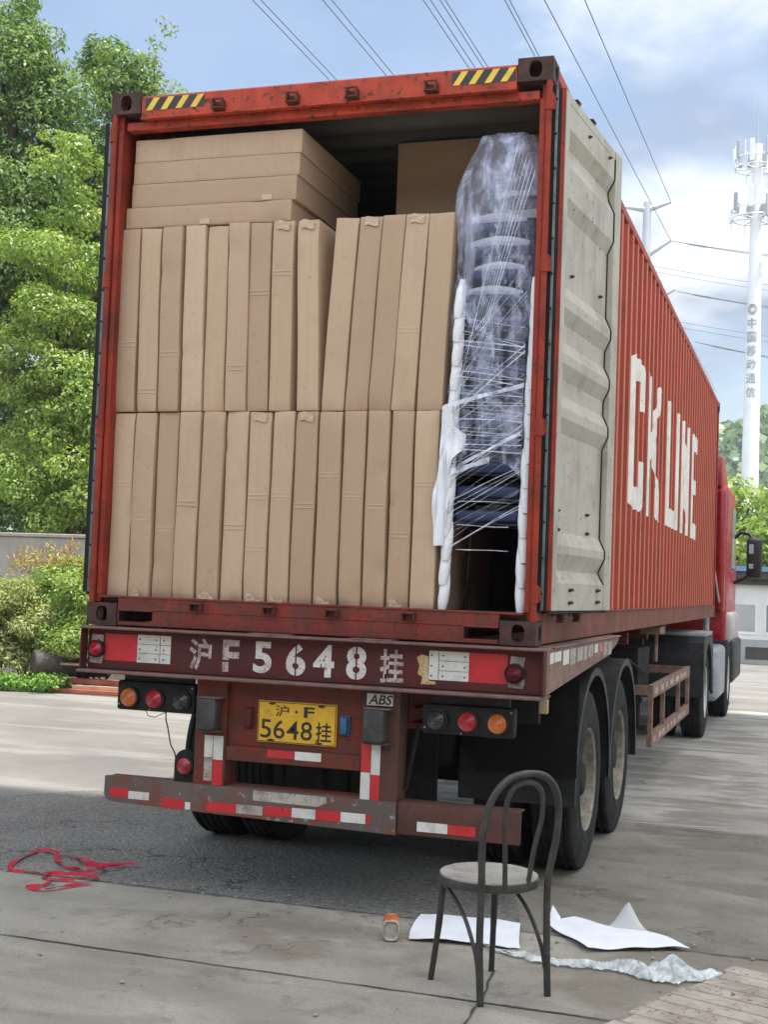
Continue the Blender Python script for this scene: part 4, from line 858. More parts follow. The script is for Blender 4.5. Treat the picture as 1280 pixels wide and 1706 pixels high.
# licence plate
yp = 0.006
mb = MB(); mb.box(-0.208, 0.222, yp, 0.0175, 0.795, 1.007, 0.003); lp = mb.build('licence_plate', 'plate_yellow', pn)
mb = MB()
for a, b, c, d in ((-0.203, 0.217, 0.9985, 1.002), (-0.203, 0.217, 0.800, 0.8035), (-0.203, -0.1995, 0.8035, 0.9985), (0.2135, 0.217, 0.8035, 0.9985)): mb.box(a, b, yp-0.0012, yp-0.0002, c, d)
mb.build('plate_border', 'ink', lp, smooth=0)
text_on('plate_lettering', '沪', -0.112, -0.036, 0.930, 0.988, yp, 'ink', lp, offset=0.01); text_on('plate_lettering', 'F', 0.045, 0.102, 0.932, 0.986, yp, 'ink', lp, offset=0.022)
mb = MB(); mb.lathe([(0.0075, 0), (0.0075, 0.0015), (0.001, 0.0016)], (0.004, yp-0.0002, 0.958), 'y', 12, -1); mb.build('plate_lettering', 'ink', lp)
for ch, a, b in (('5', -0.190, -0.130), ('6', -0.118, -0.056), ('4', -0.046, 0.020), ('8', 0.031, 0.093)): text_on('plate_lettering', ch, a, b, 0.818, 0.912, yp, 'ink', lp, offset=0.006)
text_on('plate_lettering', '挂', 0.112, 0.198, 0.816, 0.914, yp, 'ink', lp, offset=0.012)
for x, z in ((-0.13, 0.993), (0.14, 0.993), (-0.13, 0.809), (0.13, 0.809)):
    mb = MB(); mb.cyl((x, yp-0.008, z), (x, yp, z), 0.0075, 10); mb.box(x-0.018, x+0.018, yp-0.003, yp-0.0003, z-0.004, z+0.004); mb.build('plate_bolt', 'lug_rust', lp)
mb = MB(); mb.box(0.247, 0.285, -0.020, 0.017, 0.866, 0.948, 0.008, 2); mb.box(0.240, 0.292, 0.004, 0.0175, 0.858, 0.956, 0.004); mb.build('number_plate_lamp', 'blue_lamp', pn)
mb = MB(); mb.box(-0.272, -0.236, -0.020, 0.017, 0.866, 0.962, 0.008, 2); mb.box(-0.278, -0.230, 0.004, 0.0175, 0.858, 0.968, 0.004); mb.build('number_plate_lamp', 'beam_maroon', pn)
tape('reflective_tape', -0.139, 0.007, 0.722, 0.760, -0.0125, 'tape_red', pn); tape('reflective_tape', 0.011, 0.153, 0.720, 0.762, -0.0125, 'tape_white', pn)
# tail lights
for x0, x1, z0, z1, mats, xs, zc_ in ((-1.020, -0.566, 0.908, 1.062, ('lens_amber', 'lens_red', 'lens_dark'), (-0.942, -0.792, -0.637), 0.976), (0.668, 1.130, 0.900, 1.046, ('lens_dark', 'lens_red', 'lens_amber'), (0.744, 0.902, 1.051), 0.970)):
    mb = MB(); mb.box(x0, x1, 0.002, 0.075, z0, z1, 0.012, 2); mb.box((x0+x1)/2-0.2, (x0+x1)/2+0.2, 0.03, 0.06, z1, 1.099); tl = mb.build('tail_light', 'black_plastic', tr_)
    for mm, x in zip(mats, xs): round_light(x, zc_, 0.050, 0.0025, mm, tl, 0.026)
    for x, z in ((x0+0.016, z0+0.03), ((x0+x1)/2-0.03, z0+0.01), (x1-0.016, z1-0.02)):
        mb = MB(); mb.cyl((x, -0.002, z), (x, 0.004, z), 0.0045, 8); mb.build('screw', 'rim_steel', tl)
# round fog lamp on the bumper and its loose cable
mb = MB(); pts = [(-0.664, 0.0, 0.556), (-0.538, 0.0, 0.556), (-0.538, 0.0, 0.66)] + [(-0.601+0.063*math.cos(a), 0.0, 0.66+0.066*math.sin(a)) for a in [math.pi*k/12 for k in range(1, 12)]] + [(-0.664, 0.0, 0.66)]
mb.prism(pts, (0, 0.03, 0)); fl = mb.build('fog_lamp', 'black_plastic', tr_); round_light(-0.599, 0.645, 0.044, -0.0005, 'lens_red', fl, 0.024)
mb = MB(); pts = [(-0.742, 0.03, 0.908), (-0.735, 0.02, 0.87), (-0.722, 0.02, 0.83), (-0.712, 0.018, 0.79), (-0.700, 0.02, 0.74), (-0.672, 0.015, 0.70), (-0.660, 0.012, 0.66)]
mb.tube(pts, 0.0035, 6); mb.tube([(-0.86, 0.03, 0.908), (-0.83, 0.0, 0.885), (-0.79, 0.0, 0.880), (-0.745, 0.03, 0.905)], 0.0022, 6); mb.build('cable', 'black_plastic', tr_)
# underrun bumper
mb = MB()
bp_ = [(-1.050, 0.560), (-1.052, 0.470), (-1.040, 0.440), (-0.99, 0.428), (0.560, 0.398), (0.560, 0.556)]
mb.prism([(x, -0.030, z) for x, z in bp_], (0, 0.03, 0)); mb.box(-1.048, 0.560, 0.0, 0.09, 0.545, 0.557, 0.003)
bu = mb.build('bumper', 'bumper_gray', tr_)
mb = MB(); mb.box(0.563, 1.180, -0.018, 0.012, 0.402, 0.560, 0.008, 2); mb.box(0.563, 1.178, 0.012, 0.09, 0.552, 0.562, 0.003); bu2 = mb.build('bumper', 'upright_gray', tr_)
yk = -0.0305
for x0, x1, z0, z1, mm in ((-1.015, -0.910, 0.455, 0.504, 'tape_red'), (-0.907, -0.787, 0.452, 0.492, 'tape_white'), (-0.712, -0.584, 0.425, 0.474, 'tape_red'), (-0.578, -0.548, 0.425, 0.462, 'tape_white'), (-0.456, -0.293, 0.428, 0.474, 'tape_red'), (-0.290, -0.144, 0.430, 0.476, 'tape_dirty'), (-0.138, 0.012, 0.434, 0.480, 'tape_red'), (0.015, 0.142, 0.437, 0.484, 'tape_white'), (0.145, 0.273, 0.437, 0.485, 'tape_red'), (0.276, 0.405, 0.438, 0.486, 'tape_white'), (0.409, 0.430, 0.440, 0.484, 'tape_red')):
    tape('reflective_tape', x0, x1, z0, z1, yk, mm, bu)
mb = MB(); mb.face([(x, yk-0.0005, z) for x, z in ((-0.20, 0.503), (0.15, 0.500), (0.20, 0.525), (0.195, 0.553), (-0.2, 0.553))]); mb.build('scuffed_paint', 'tape_dirty', bu, smooth=0)
for x0, x1, z0, z1, mm in ((0.668, 0.822, 0.425, 0.472, 'tape_white'), (0.825, 0.962, 0.424, 0.470, 'tape_red')): tape('reflective_tape', x0, x1, z0, z1, -0.0185, mm, bu2)
# braces behind the right tail light
mb = MB(); mb.tube([(0.62, 0.12, 0.92), (0.565, 0.10, 0.60)], 0.012, 8); mb.tube([(0.56, 0.25, 1.0), (0.78, 0.1, 1.06)], 0.012, 8); mb.box(0.62, 1.15, 0.5, 0.56, 0.93, 1.1); mb.build('brace', 'chassis_dark', tr_)
# wheels
def wheel(x, y, sgn, par, rimmat='rim', rad=0.52, dual=True):
    """outer face towards sgn*x; tyre and rim are sub-parts of the hub"""
    mb = MB(); mb.lathe([(0.02, 0.060), (0.085, 0.055), (0.11, 0.03), (0.115, -0.10), (0.17, -0.12), (0.17, -0.42)], (x-sgn*0.09, y, rad), 'x', 28, sgn)
    for k in range(10):
        a = 2*math.pi*k/10; mb.cyl((x-sgn*0.20, y+0.165*math.cos(a), rad+0.165*math.sin(a)), (x-sgn*0.105, y+0.165*math.cos(a), rad+0.165*math.sin(a)), 0.014, 8)
    hb = mb.build('wheel', 'chassis_dark', par)
    offs = (0.0, 0.33) if dual else (0.0,)
    for off in offs:
        mb = MB(); w_ = 0.27; tp = [(0.292, 0.03), (0.30, 0.045), (0.34, 0.052), (0.40, 0.052), (0.455, 0.045), (0.495, 0.030), (0.505, 0.0)]
        prof = [(r, -h_+0.052-0.052) for r, h_ in tp]
        prof = [(0.292, -0.03), (0.302, -0.010), (0.335, 0.0), (0.36, 0.0), (0.362, -0.003), (0.41, -0.002), (0.455, -0.008), (0.490, -0.018), (rad-0.008, -0.026), (rad, -0.040)]
        for g in range(4):
            c = -0.068-0.045*g; prof += [(rad, c+0.012), (rad-0.014, c+0.008), (rad-0.014, c-0.008), (rad, c-0.012)]
        prof += [(rad, -0.23), (rad-0.008, -0.245), (0.455, -0.262), (0.36, -0.27), (0.302, -0.26), (0.292, -0.24)]
        mb.lathe(prof, (x-sgn*off, y, rad), 'x', 64, sgn, caps=False); mb.build('tyre', 'tyre', hb, smooth=28)
        mb = MB(); mb.lathe([(0.293, -0.20), (0.293, -0.035), (0.303, -0.018), (0.298, -0.010), (0.284, -0.022), (0.276, -0.060), (0.268, -0.100), (0.245, -0.125), (0.200, -0.135), (0.10, -0.135), (0.10, -0.15)], (x-sgn*off, y, rad), 'x', 44, sgn, caps=False); rm = mb.build('rim', rimmat, hb, smooth=30)
        if off == 0:
            mb = MB()
            for k in range(8):
                a = 2*math.pi*(k+0.5)/8; q = (x-sgn*0.121, y+0.222*math.cos(a), rad+0.222*math.sin(a)); mb.cyl(q, (q[0]-sgn*0.012, q[1], q[2]), 0.020, 10)
            mb.build('hand_holes', 'chassis_dark', hb)
    return hb
for y in (1.60, 2.90):
    wheel(1.252, y, 1, tr_); wheel(-1.165, y, -1, tr_)
# mudguards and flaps
def mudguard(y, x0, x1, par):
    mb = MB(); r = 0.655; A = [R(a) for a in range(-6, 187, 8)]
    def pt(a, rr, x): return (x, y+rr*math.cos(a), 0.52+rr*math.sin(a))
    for a, b in zip(A, A[1:]):
        mb.face([pt(a, r, x0), pt(b, r, x0), pt(b, r, x1), pt(a, r, x1)]); 
        for xe in (x0, x1): mb.face([pt(a, r, xe), pt(b, r, xe), pt(b, r-0.045, xe), pt(a, r-0.045, xe)])
        mb.face([pt(a, r-0.01, x0), pt(b, r-0.01, x0), pt(b, r-0.01, x1), pt(a, r-0.01, x1)])
    bmesh.ops.remove_doubles(mb.bm, verts=mb.bm.verts[:], dist=1e-5); return mb.build('mudguard', 'fender_black', par, smooth=30)
for y in (1.60, 2.90): mudguard(y, 0.62, 1.275, tr_)
mb = MB(); mb.grid(lambda a, b: (0.72+0.57*a, 0.925+0.012*math.sin(a*5)-0.02*(1-b), 0.612+0.56*b), 8, 6); bmesh.ops.solidify(mb.bm, geom=mb.bm.faces[:], thickness=0.006); mb.build('mud_flap', 'rubber', tr_, smooth=40)
mb = MB(); mb.box(1.18, 1.225, 0.34, 0.38, 1.00, 1.075, 0.006, 2); mb.tube([(1.2, 0.36, 1.07), (1.2, 0.36, 1.14)], 0.006, 8); mb.build('side_marker', 'sticker_old', tr_)
# side guard
for sx, x in ((1, 1.225), (-1, -1.14)):
    mb = MB(); ya, yb2 = 4.82, 8.25
    mb.box(x-0.022, x+0.022, ya, yb2, 0.765, 0.875, 0.004); mb.box(x-0.022, x+0.022, ya, yb2, 0.370, 0.480, 0.004)
    for y in (ya, 5.75, 7.15, yb2-0.06): mb.box(x-0.018, x+0.020, y, y+0.06, 0.4805, 0.7645, 0.003)
    mb.box(*sorted((x-sx*0.022, x-sx*0.62)), ya, ya+0.05, 0.79, 0.87, 0.003); mb.box(*sorted((x-sx*0.022, x-sx*0.62)), yb2-0.05, yb2, 0.79, 0.87, 0.003)
    sg = mb.build('side_guard', 'guard_rust', tr_)
    for za in (0.795, 0.40):
        y = ya+0.15
        while y < yb2-0.4:
            w_ = random.uniform(0.12, 0.3); mb = MB(); xx = x+sx*0.0225; mb.box(*sorted((xx, xx+sx*0.0012)), y, y+w_, za, za+0.05); mb.build('reflective_tape', random.choice(('tape_dirty', 'tape_dirty', 'sticker_old')), sg, smooth=0); y += w_+random.uniform(0.05, 0.3)
# landing legs and boxes under the trailer
for x in (-0.72, 0.82):
    mb = MB(); mb.box(x-0.07, x+0.07, 7.0, 7.14, 0.55, 1.2, 0.006); mb.box(x-0.05, x+0.05, 7.02, 7.12, 0.32, 0.549, 0.004); mb.box(x-0.12, x+0.12, 6.95, 7.19, 0.30, 0.319, 0.004)
    mb.build('landing_leg', 'chassis_dark', tr_)
mb = MB(); mb.cyl((0.75, 4.3, 1.02), (0.75, 5.0, 1.02), 0.13, 18); mb.box(0.6, 1.05, 5.4, 6.2, 0.75, 1.15, 0.01); mb.build('air_tank', 'chassis_dark', tr_)
mb = MB(); mb.tube([(0.9, 4.4, 0.9), (1.0, 5.0, 0.78), (1.0, 6.0, 0.82), (0.9, 7.0, 1.0), (0.8, 8.5, 1.05)], 0.012, 6); mb.tube([(1.05, 4.6, 1.1), (1.1, 5.6, 0.92), (1.0, 6.8, 0.9)], 0.009, 6); mb.tube([(1.0, 4.85, 0.84), (0.75, 5.8, 1.12)], 0.012, 6); mb.build('brake_hose', 'rubber', tr_)
mb = MB(); mb.tube([(1.14, 5.9, 1.30), (1.14, 5.9, 1.02)], 0.02, 8); mb.box(1.02, 1.2, 5.7, 6.1, 1.27, 1.335, 0.004); mb.build('twist_lock', 'guard_rust', tr_)

# ---------------------------------------------------------------- tractor unit
kx = 0.09
tk = thing('tractor_truck', (kx, 12.6, 0), 'red tractor truck coupled at the far end of the container trailer', 'truck')
mb = MB()
pts = [(12.75, 0.95), (12.75, 3.05), (12.95, 3.20), (14.55, 3.20), (15.05, 2.2), (15.10, 0.95)]
mb.prism([(kx-1.24, y, z) for y, z in pts], (2.48, 0, 0)); mb.bm.normal_update()
bmesh.ops.bevel(mb.bm, geom=mb.bm.edges[:], offset=0.07, segments=3, profile=0.5, affect='EDGES'); cb = mb.build('cab', 'cab_red', tk)
mb = MB(); pts = [(12.80, 3.16), (12.80, 3.60), (13.2, 3.62), (14.3, 3.25), (14.3, 3.16)]
mb.prism([(kx-1.15, y, z) for y, z in pts], (2.30, 0, 0)); mb.bm.normal_update(); bmesh.ops.bevel(mb.bm, geom=mb.bm.edges[:], offset=0.05, segments=2, profile=0.5, affect='EDGES'); mb.build('roof_deflector', 'cab_red', cb)
for sx in (-1, 1):
    mb = MB(); xs = sorted((kx+sx*1.242, kx+sx*1.248)); mb.box(*xs, 13.75, 14.62, 2.05, 2.95); mb.build('door_window', 'glass_pane', cb)
    mb = MB(); mb.prism([(kx+sx*1.05, 12.40, 1.7), (kx+sx*1.22, 12.42, 1.7), (kx+sx*1.235, 12.74, 1.3), (kx+sx*1.235, 12.74, 3.15), (kx+sx*1.22, 12.42, 3.0), (kx+sx*1.05, 12.40, 3.0)][::1], (0, 0.001, 0)) if False else mb.box(*sorted((kx+sx*1.10, kx+sx*1.23)), 12.42, 12.745, 1.42, 3.1, 0.05, 3); mb.build('side_deflector', 'cab_red', cb)
    # mirror
    mx_ = kx+sx*1.24; mb = MB()
    mb.tube([(mx_, 14.4, 2.52), (mx_+sx*0.10, 14.38, 2.60), (mx_+sx*0.22, 14.35, 2.58), (mx_+sx*0.27, 14.32, 2.50)], 0.028, 10); mb.tube([(mx_+sx*0.26, 14.32, 1.98), (mx_+sx*0.14, 14.36, 1.90), (mx_, 14.4, 1.84)], 0.022, 10)
    ma = mb.build('mirror_arm', 'black_plastic', cb)
    mb = MB(); mb.box(*sorted((mx_+sx*0.19, mx_+sx*0.41)), 14.22, 14.40, 1.92, 2.52, 0.05, 3); mm_ = mb.build('mirror', 'black_plastic', cb)
    for za, zb2 in ((2.06, 2.13), (2.28, 2.42)):
        mb = MB(); mb.box(*sorted((mx_+sx*0.225, mx_+sx*0.29)), 14.214, 14.219, za, zb2, 0.002); mb.build('mirror_glass', 'glass_pane', mm_)
    mb = MB(); mb.box(*sorted((kx+sx*1.0, kx+sx*1.30)), 12.9, 15.0, 0.95, 1.42, 0.10, 3); mb.build('wheel_arch', 'cab_silver', cb)
    mb = MB(); mb.box(*sorted((kx+sx*1.02, kx+sx*1.34)), 13.0, 15.05, 0.42, 1.02, 0.05, 2); mb.build('cab_step', 'black_plastic', cb)
    wheel(kx+sx*1.31, 12.55, sx, tk, 'rim_steel', dual=False); wheel(kx+sx*1.235, 9.55, sx, tk, 'rim_steel')
    # drive wheel housing
    mb = MB(); x0, x1 = sorted((kx+sx*0.62, kx+sx*1.255)); r = 0.60
    A = [R(a) for a in range(0, 181, 9)]
    outer = [(x0, 8.83, 0.50), (x0, 8.83, 1.10), (x0, 8.95, 1.17), (x0, 10.1, 1.17), (x0, 10.25, 1.0), (x0, 10.25, 0.50)]
    arc = [(x0, 9.55+r*math.cos(a), 0.50+0.58*math.sin(a)) for a in A]
    mb.prism(outer + arc, (x1-x0, 0, 0)); mb.build('wheel_housing', 'fender_black', tk)
    mb = MB(); mb.box(x0, x1+0.005*0, 8.98, 10.06, 1.1705, 1.215, 0.01, 2); mb.build('housing_top', 'gray_plastic', tk)
    mb = MB(); mb.box(*sorted((kx+sx*0.55, kx+sx*1.30)), 10.55, 11.9, 0.34, 1.00, 0.07, 3); tn = mb.build('fuel_tank', 'tank_alu', tk)
    mb = MB()
    for k in range(4): mb.tube([(kx+sx*(1.02+0.06*k), 10.45, 1.16), (kx+sx*(1.06+0.05*k), 10.36+0.02*k, 0.95-0.03*k), (kx+sx*(1.14+0.03*k), 10.38, 0.72+0.02*k), (kx+sx*(1.08+0.05*k), 10.46, 0.45)], 0.020, 6)
    mb.build('air_hose', 'chassis_dark', tn)
mb = MB()
for x in (-0.40, 0.45): mb.box(kx+x-0.05, kx+x+0.05, 8.7, 14.9, 0.72, 0.98, 0.004)
mb.cyl((kx-1.0, 9.55, 0.52), (kx+1.0, 9.55, 0.52), 0.10, 14); mb.cyl((kx-1.0, 12.55, 0.52), (kx+1.0, 12.55, 0.52), 0.07, 14); mb.box(kx-0.45, kx+0.5, 9.1, 10.1, 1.0, 1.095, 0.02); mb.build('chassis_frame', 'chassis_dark', tk)
mb = MB(); mb.tube([(kx+1.02, 12.3, 2.6), (kx+1.1, 12.33, 2.0), (kx+1.17, 12.36, 1.55)], 0.014, 8); mb.tube([(kx+1.0, 12.34, 1.0), (kx+1.0, 12.34, 2.75)], 0.05, 12); mb.build('exhaust_stack', 'gray_plastic', tk)

# ---------------------------------------------------------------- bentwood style chair
cc = Vector((1.252, -0.958, 0.008)); fdir = Vector((-0.747, 0.667, 0)).normalized(); rz = math.atan2(fdir.y, fdir.x) - math.pi/2
ch = thing('cafe_chair', cc, 'dark grey bentwood style chair with worn pale round seat standing on the concrete', 'chair', rz=rz)
mb = MB(); mb.lathe([(0.005, 0.452), (0.12, 0.4525), (0.182, 0.456), (0.192, 0.4605), (0.199, 0.4575), (0.2005, 0.450), (0.198, 0.4495)], (0, 0, 0), 'z', 48); st = mb.build('seat', 'seat_worn', ch, world=False, smooth=50)
mb = MB(); mb.lathe([(0.196, 0.415), (0.203, 0.418), (0.204, 0.445), (0.2015, 0.4505), (0.190, 0.4515), (0.185, 0.416), (0.196, 0.415)], (0, 0, 0), 'z', 48); mb.build('seat_rim', 'bent_frame', st, world=False, smooth=40)
def bez(P, n=14):
    out = []; P = [Vector(p) for p in P]; Q = [P[0]]+P+[P[-1]]
    for i in range(1, len(Q)-2):
        for k in range(n):
            t = k/n; a, b, c, d = Q[i-1], Q[i], Q[i+1], Q[i+2]
            out.append(0.5*((2*b)+(-a+c)*t+(2*a-5*b+4*c-d)*t*t+(-a+3*b-3*c+d)*t**3))
    return out+[Q[-2]]
for sx in (-1, 1):
    mb = MB(); mb.tube(bez([(sx*0.152, 0.175, 0.0), (sx*0.138, 0.150, 0.22), (sx*0.130, 0.135, 0.43)], 6), [0.013]*6+[0.0145]*7, 10); mb.build('leg', 'bent_frame', ch, world=False)
hoop = [(-0.162, -0.200, 0.0), (-0.163, -0.183, 0.22), (-0.162, -0.182, 0.45), (-0.180, -0.205, 0.63), (-0.165, -0.228, 0.78), (-0.10, -0.245, 0.868), (0.0, -0.250, 0.892), (0.10, -0.245, 0.868), (0.165, -0.228, 0.78), (0.180, -0.205, 0.63), (0.162, -0.182, 0.45), (0.163, -0.183, 0.22), (0.162, -0.200, 0.0)]
mb = MB(); mb.tube(bez(hoop, 8), 0.0145, 12); mb.build('back_hoop', 'bent_frame', ch, world=False)
inner = [(-0.055, -0.190, 0.435), (-0.070, -0.203, 0.58), (-0.092, -0.222, 0.72), (-0.070, -0.236, 0.825), (0.0, -0.241, 0.858), (0.070, -0.236, 0.825), (0.092, -0.222, 0.72), (0.070, -0.203, 0.58), (0.055, -0.190, 0.435)]
mb = MB(); mb.tube(bez(inner, 8), 0.0105, 10); mb.build('inner_hoop', 'bent_frame', ch, world=False)
for sx in (-1, 1):
    mb = MB(); mb.tube(bez([(sx*0.142, 0.13, 0.405), (sx*0.150, 0.06, 0.385), (sx*0.156, -0.06, 0.31), (sx*0.160, -0.15, 0.19), (sx*0.162, -0.178, 0.10)], 7), 0.0085, 8); mb.build('leg_brace', 'bent_frame', ch, world=False)

# ---------------------------------------------------------------- litter and loose things on the ground
def lump(name, poly, z, amp, mat, parent, thick=0.002, cuts=5, freq=9):
    mb = MB(); f = mb.face([(x, y, z) for x, y in poly]); bmesh.ops.triangulate(mb.bm, faces=[f]); bmesh.ops.subdivide_edges(mb.bm, edges=mb.bm.edges[:], cuts=cuts, use_grid_fill=True)
    ph = random.uniform(0, 6)
    for v in mb.bm.verts: v.co.z += amp*(0.5+0.5*math.sin(v.co.x*freq+ph)*math.cos(v.co.y*freq*1.3+ph*2)) + amp*0.4*(0.5+0.5*math.sin(v.co.x*freq*2.7+v.co.y*freq*2.1))
    bmesh.ops.solidify(mb.bm, geom=mb.bm.faces[:], thickness=thick); return mb.build(name, mat, parent, smooth=60)
p1 = thing('foam_paper_sheet', (0.97, -0.17, 0.01), 'white rectangular foam sheet lying flat on the concrete behind the chair legs', 'foam sheet')
lump('sheet', [(0.690, 0.03), (0.95, 0.055), (1.176, 0.075), (1.20, -0.05), (1.245, -0.28), (1.267, -0.355), (1.235, -0.358), (1.22, -0.375), (0.98, -0.40), (0.768, -0.435), (0.735, -0.30)], 0.013, 0.013, 'foam_paper', p1)
p2 = thing('foam_paper_sheet', (1.60, 0.0, 0.01), 'creased white foam sheet with turned up corners on the ground beside the wheel', 'foam sheet')
o_ = lump('sheet', [(1.300, 0.10), (1.285, 0.23), (1.30, 0.33), (1.345, 0.20), (1.41, 0.235), (1.52, 0.20), (1.60, 0.19), (1.79, 0.15), (1.87, 0.10), (1.985, -0.03), (1.80, -0.13), (1.66, -0.20), (1.557, -0.268), (1.46, -0.13), (1.36, 0.01)], 0.014, 0.020, 'foam_paper', p2)
mb = MB(); mb.grid(lambda a, b: (1.575+0.235*a+0.02*b*(1-a)-0.06*b*(a), 0.185-0.03*a+0.06*b, 0.022+b*(0.125*(1-abs(2*a-0.95)))), 9, 6); mb.build('turned_corner', 'thin_sheet', o_, smooth=60)
mb = MB(); mb.grid(lambda a, b: (1.292+0.045*a+0.012*b, 0.17+0.05*b-0.02*a, 0.015+0.075*b*(1-0.7*a)), 6, 6); mb.build('turned_corner', 'foam_paper', o_, smooth=60)
p3 = thing('plastic_film_scrap', (1.70, -0.50, 0.01), 'crumpled clear plastic film trailing across the concrete from the chair to the pallet', 'plastic film')
mb = MB(); path = [(1.12, -0.40), (1.22, -0.46), (1.36, -0.50), (1.50, -0.52), (1.62, -0.49), (1.75, -0.48), (1.86, -0.52), (1.96, -0.50), (2.07, -0.46), (2.16, -0.42)]; wid = [0.006, 0.012, 0.035, 0.04, 0.045, 0.055, 0.09, 0.11, 0.06, 0.02]; hgt = [0.006, 0.01, 0.025, 0.02, 0.03, 0.045, 0.075, 0.09, 0.05, 0.015]
def fl_(a, b):
    t = a*(len(path)-1); i = min(int(t), len(path)-2); q = t-i; x = path[i][0]*(1-q)+path[i+1][0]*q; y = path[i][1]*(1-q)+path[i+1][1]*q; w_ = wid[i]*(1-q)+wid[i+1]*q; h_ = hgt[i]*(1-q)+hgt[i+1]*q
    return (x+0.012*math.sin(b*9+a*50), y+w_*(2*b-1)+0.010*math.sin(a*77), 0.014+h_*math.sin(math.pi*b)*(0.62+0.25*math.sin(a*31+b*5)+0.13*math.sin(a*83+b*11))+0.008*abs(math.sin(a*110+b*15)))
mb.grid(fl_, 90, 12); mb.build('film', 'film_litter', p3, smooth=70)
for (x, y, r) in ((1.215, 0.55, 0.03), (1.29, 0.86, 0.045)):
    pass
jar = thing('plastic_jar', (0.690, -0.43, 0.01), 'small empty jar with red and yellow label lying on the concrete left of the chair', 'jar')
ax = Vector((-0.30, 0.95, 0)).normalized(); base = Vector((0.700, -0.49, 0.008+0.050)); 
def octa(mb, c, rad, axv, segs):
    side_ = axv.cross(Vector((0, 0, 1))); rings = []
    for d, r in segs:
        ring = []
        for k in range(16):
            a = 2*math.pi*k/16; e = 0.62; ca, sa = math.cos(a), math.sin(a)
            ring.append(mb.bm.verts.new(c + axv*d + side_*(math.copysign(abs(ca)**e, ca)*r*0.78) + Vector((0, 0, 1))*(math.copysign(abs(sa)**e, sa)*r)))
        rings.append(ring)
    for A, B in zip(rings, rings[1:]):
        for k in range(16): mb.bm.faces.new((A[k], A[(k+1) % 16], B[(k+1) % 16], B[k]))
    mb.bm.faces.new(rings[0]); mb.bm.faces.new(rings[-1][::-1])
mb = MB(); octa(mb, base, 0.05, ax, [(0.018, 0.010), (0.012, 0.034), (0.0, 0.043), (0.006, 0.0485), (0.012, 0.050)]); jb = mb.build('jar_base', 'jar_silver', jar, smooth=40)
mb = MB(); octa(mb, base, 0.05, ax, [(0.0125, 0.0505), (0.115, 0.0505)]); mb.build('jar_label', 'jar_label', jar, smooth=40)
mb = MB(); octa(mb, base, 0.05, ax, [(0.1155, 0.050), (0.135, 0.045), (0.145, 0.038), (0.175, 0.038)]); mb.build('jar_shoulder', 'jar_yellow', jar, smooth=40)
mb = MB()
for _ in range(420):
    x, y = random.uniform(-3.2, 3.2), random.uniform(-1.7, 3.0); r = random.choice((0.003, 0.004, 0.005, 0.006, 0.007, 0.011)); y = y if random.random() < 0.6 else random.gauss(0.0, 0.12); a = random.random()*3; z = 0.0125; n_ = 5
    P_ = [(x+r*random.uniform(.6, 1.3)*math.cos(a+2*math.pi*k/n_), y+r*random.uniform(.6, 1.3)*math.sin(a+2*math.pi*k/n_), z) for k in range(n_)]
    mb.prism(P_, (0, 0, r*0.5))
tag(mb.build('gravel', 'wall_concrete', None, smooth=0), 'loose stone chips and grit scattered over the paving', 'gravel', kind='stuff')
# red strap heap
sp = thing('red_strap', (-1.35, 0.1, 0.01), 'tangled red lashing strap lying on the ground left of the trailer', 'strap')
def ribbon(pts, w_, par, n=8):
    P = bez(pts, n); mb = MB(); A = []; B = []
    for i, p in enumerate(P):
        t = (P[min(i+1, len(P)-1)]-P[max(i-1, 0)]); t.z = 0; t.normalize(); nn = Vector((-t.y, t.x, 0)); k = 0.45*math.sin(i*0.37+p.x*9)
        q = (nn*math.cos(k*1.1) + Vector((0, 0, 1))*math.sin(k*1.1))*w_
        lo = min(0, (p-q).z-0.009, (p+q).z-0.009)
        A.append(mb.bm.verts.new(p-q-Vector((0, 0, lo)))); B.append(mb.bm.verts.new(p+q-Vector((0, 0, lo))))
    for i in range(len(P)-1): mb.bm.faces.new((A[i], A[i+1], B[i+1], B[i]))
    bmesh.ops.solidify(mb.bm, geom=mb.bm.faces[:], thickness=0.003); return mb.build('strap_loop', 'strap_red', par, smooth=60)
ribbon([(-1.05, 0.38, .03), (-1.20, 0.30, .02), (-1.33, 0.28, .03), (-1.47, 0.42, .02), (-1.62, 0.44, .03), (-1.74, 0.48, .015), (-1.70, 0.20, .02), (-1.60, -0.02, .015), (-1.44, -0.04, .02), (-1.34, 0.0, .02), (-1.28, 0.14, .03), (-1.18, 0.22, .03), (-1.10, 0.32, .02)], 0.013, sp)
ribbon([(-1.60, 0.45, .03), (-1.50, 0.28, .02), (-1.36, 0.16, .02), (-1.24, 0.12, .02), (-1.18, 0.06, .03), (-1.16, 0.20, .02), (-1.30, 0.30, .03), (-1.48, 0.40, .03)], 0.012, sp)
ribbon([(-1.36, -0.02, .02), (-1.33, -0.12, .02), (-1.20, -0.12, .02), (-1.10, -0.08, .03), (-1.08, 0.0, .02), (-1.18, 0.0, .03), (-1.28, -0.10, .03), (-1.24, -0.26, .02), (-1.30, -0.32, .015), (-1.20, -0.36, .02), (-1.12, -0.24, .02), (-1.06, -0.12, .02)], 0.013, sp)
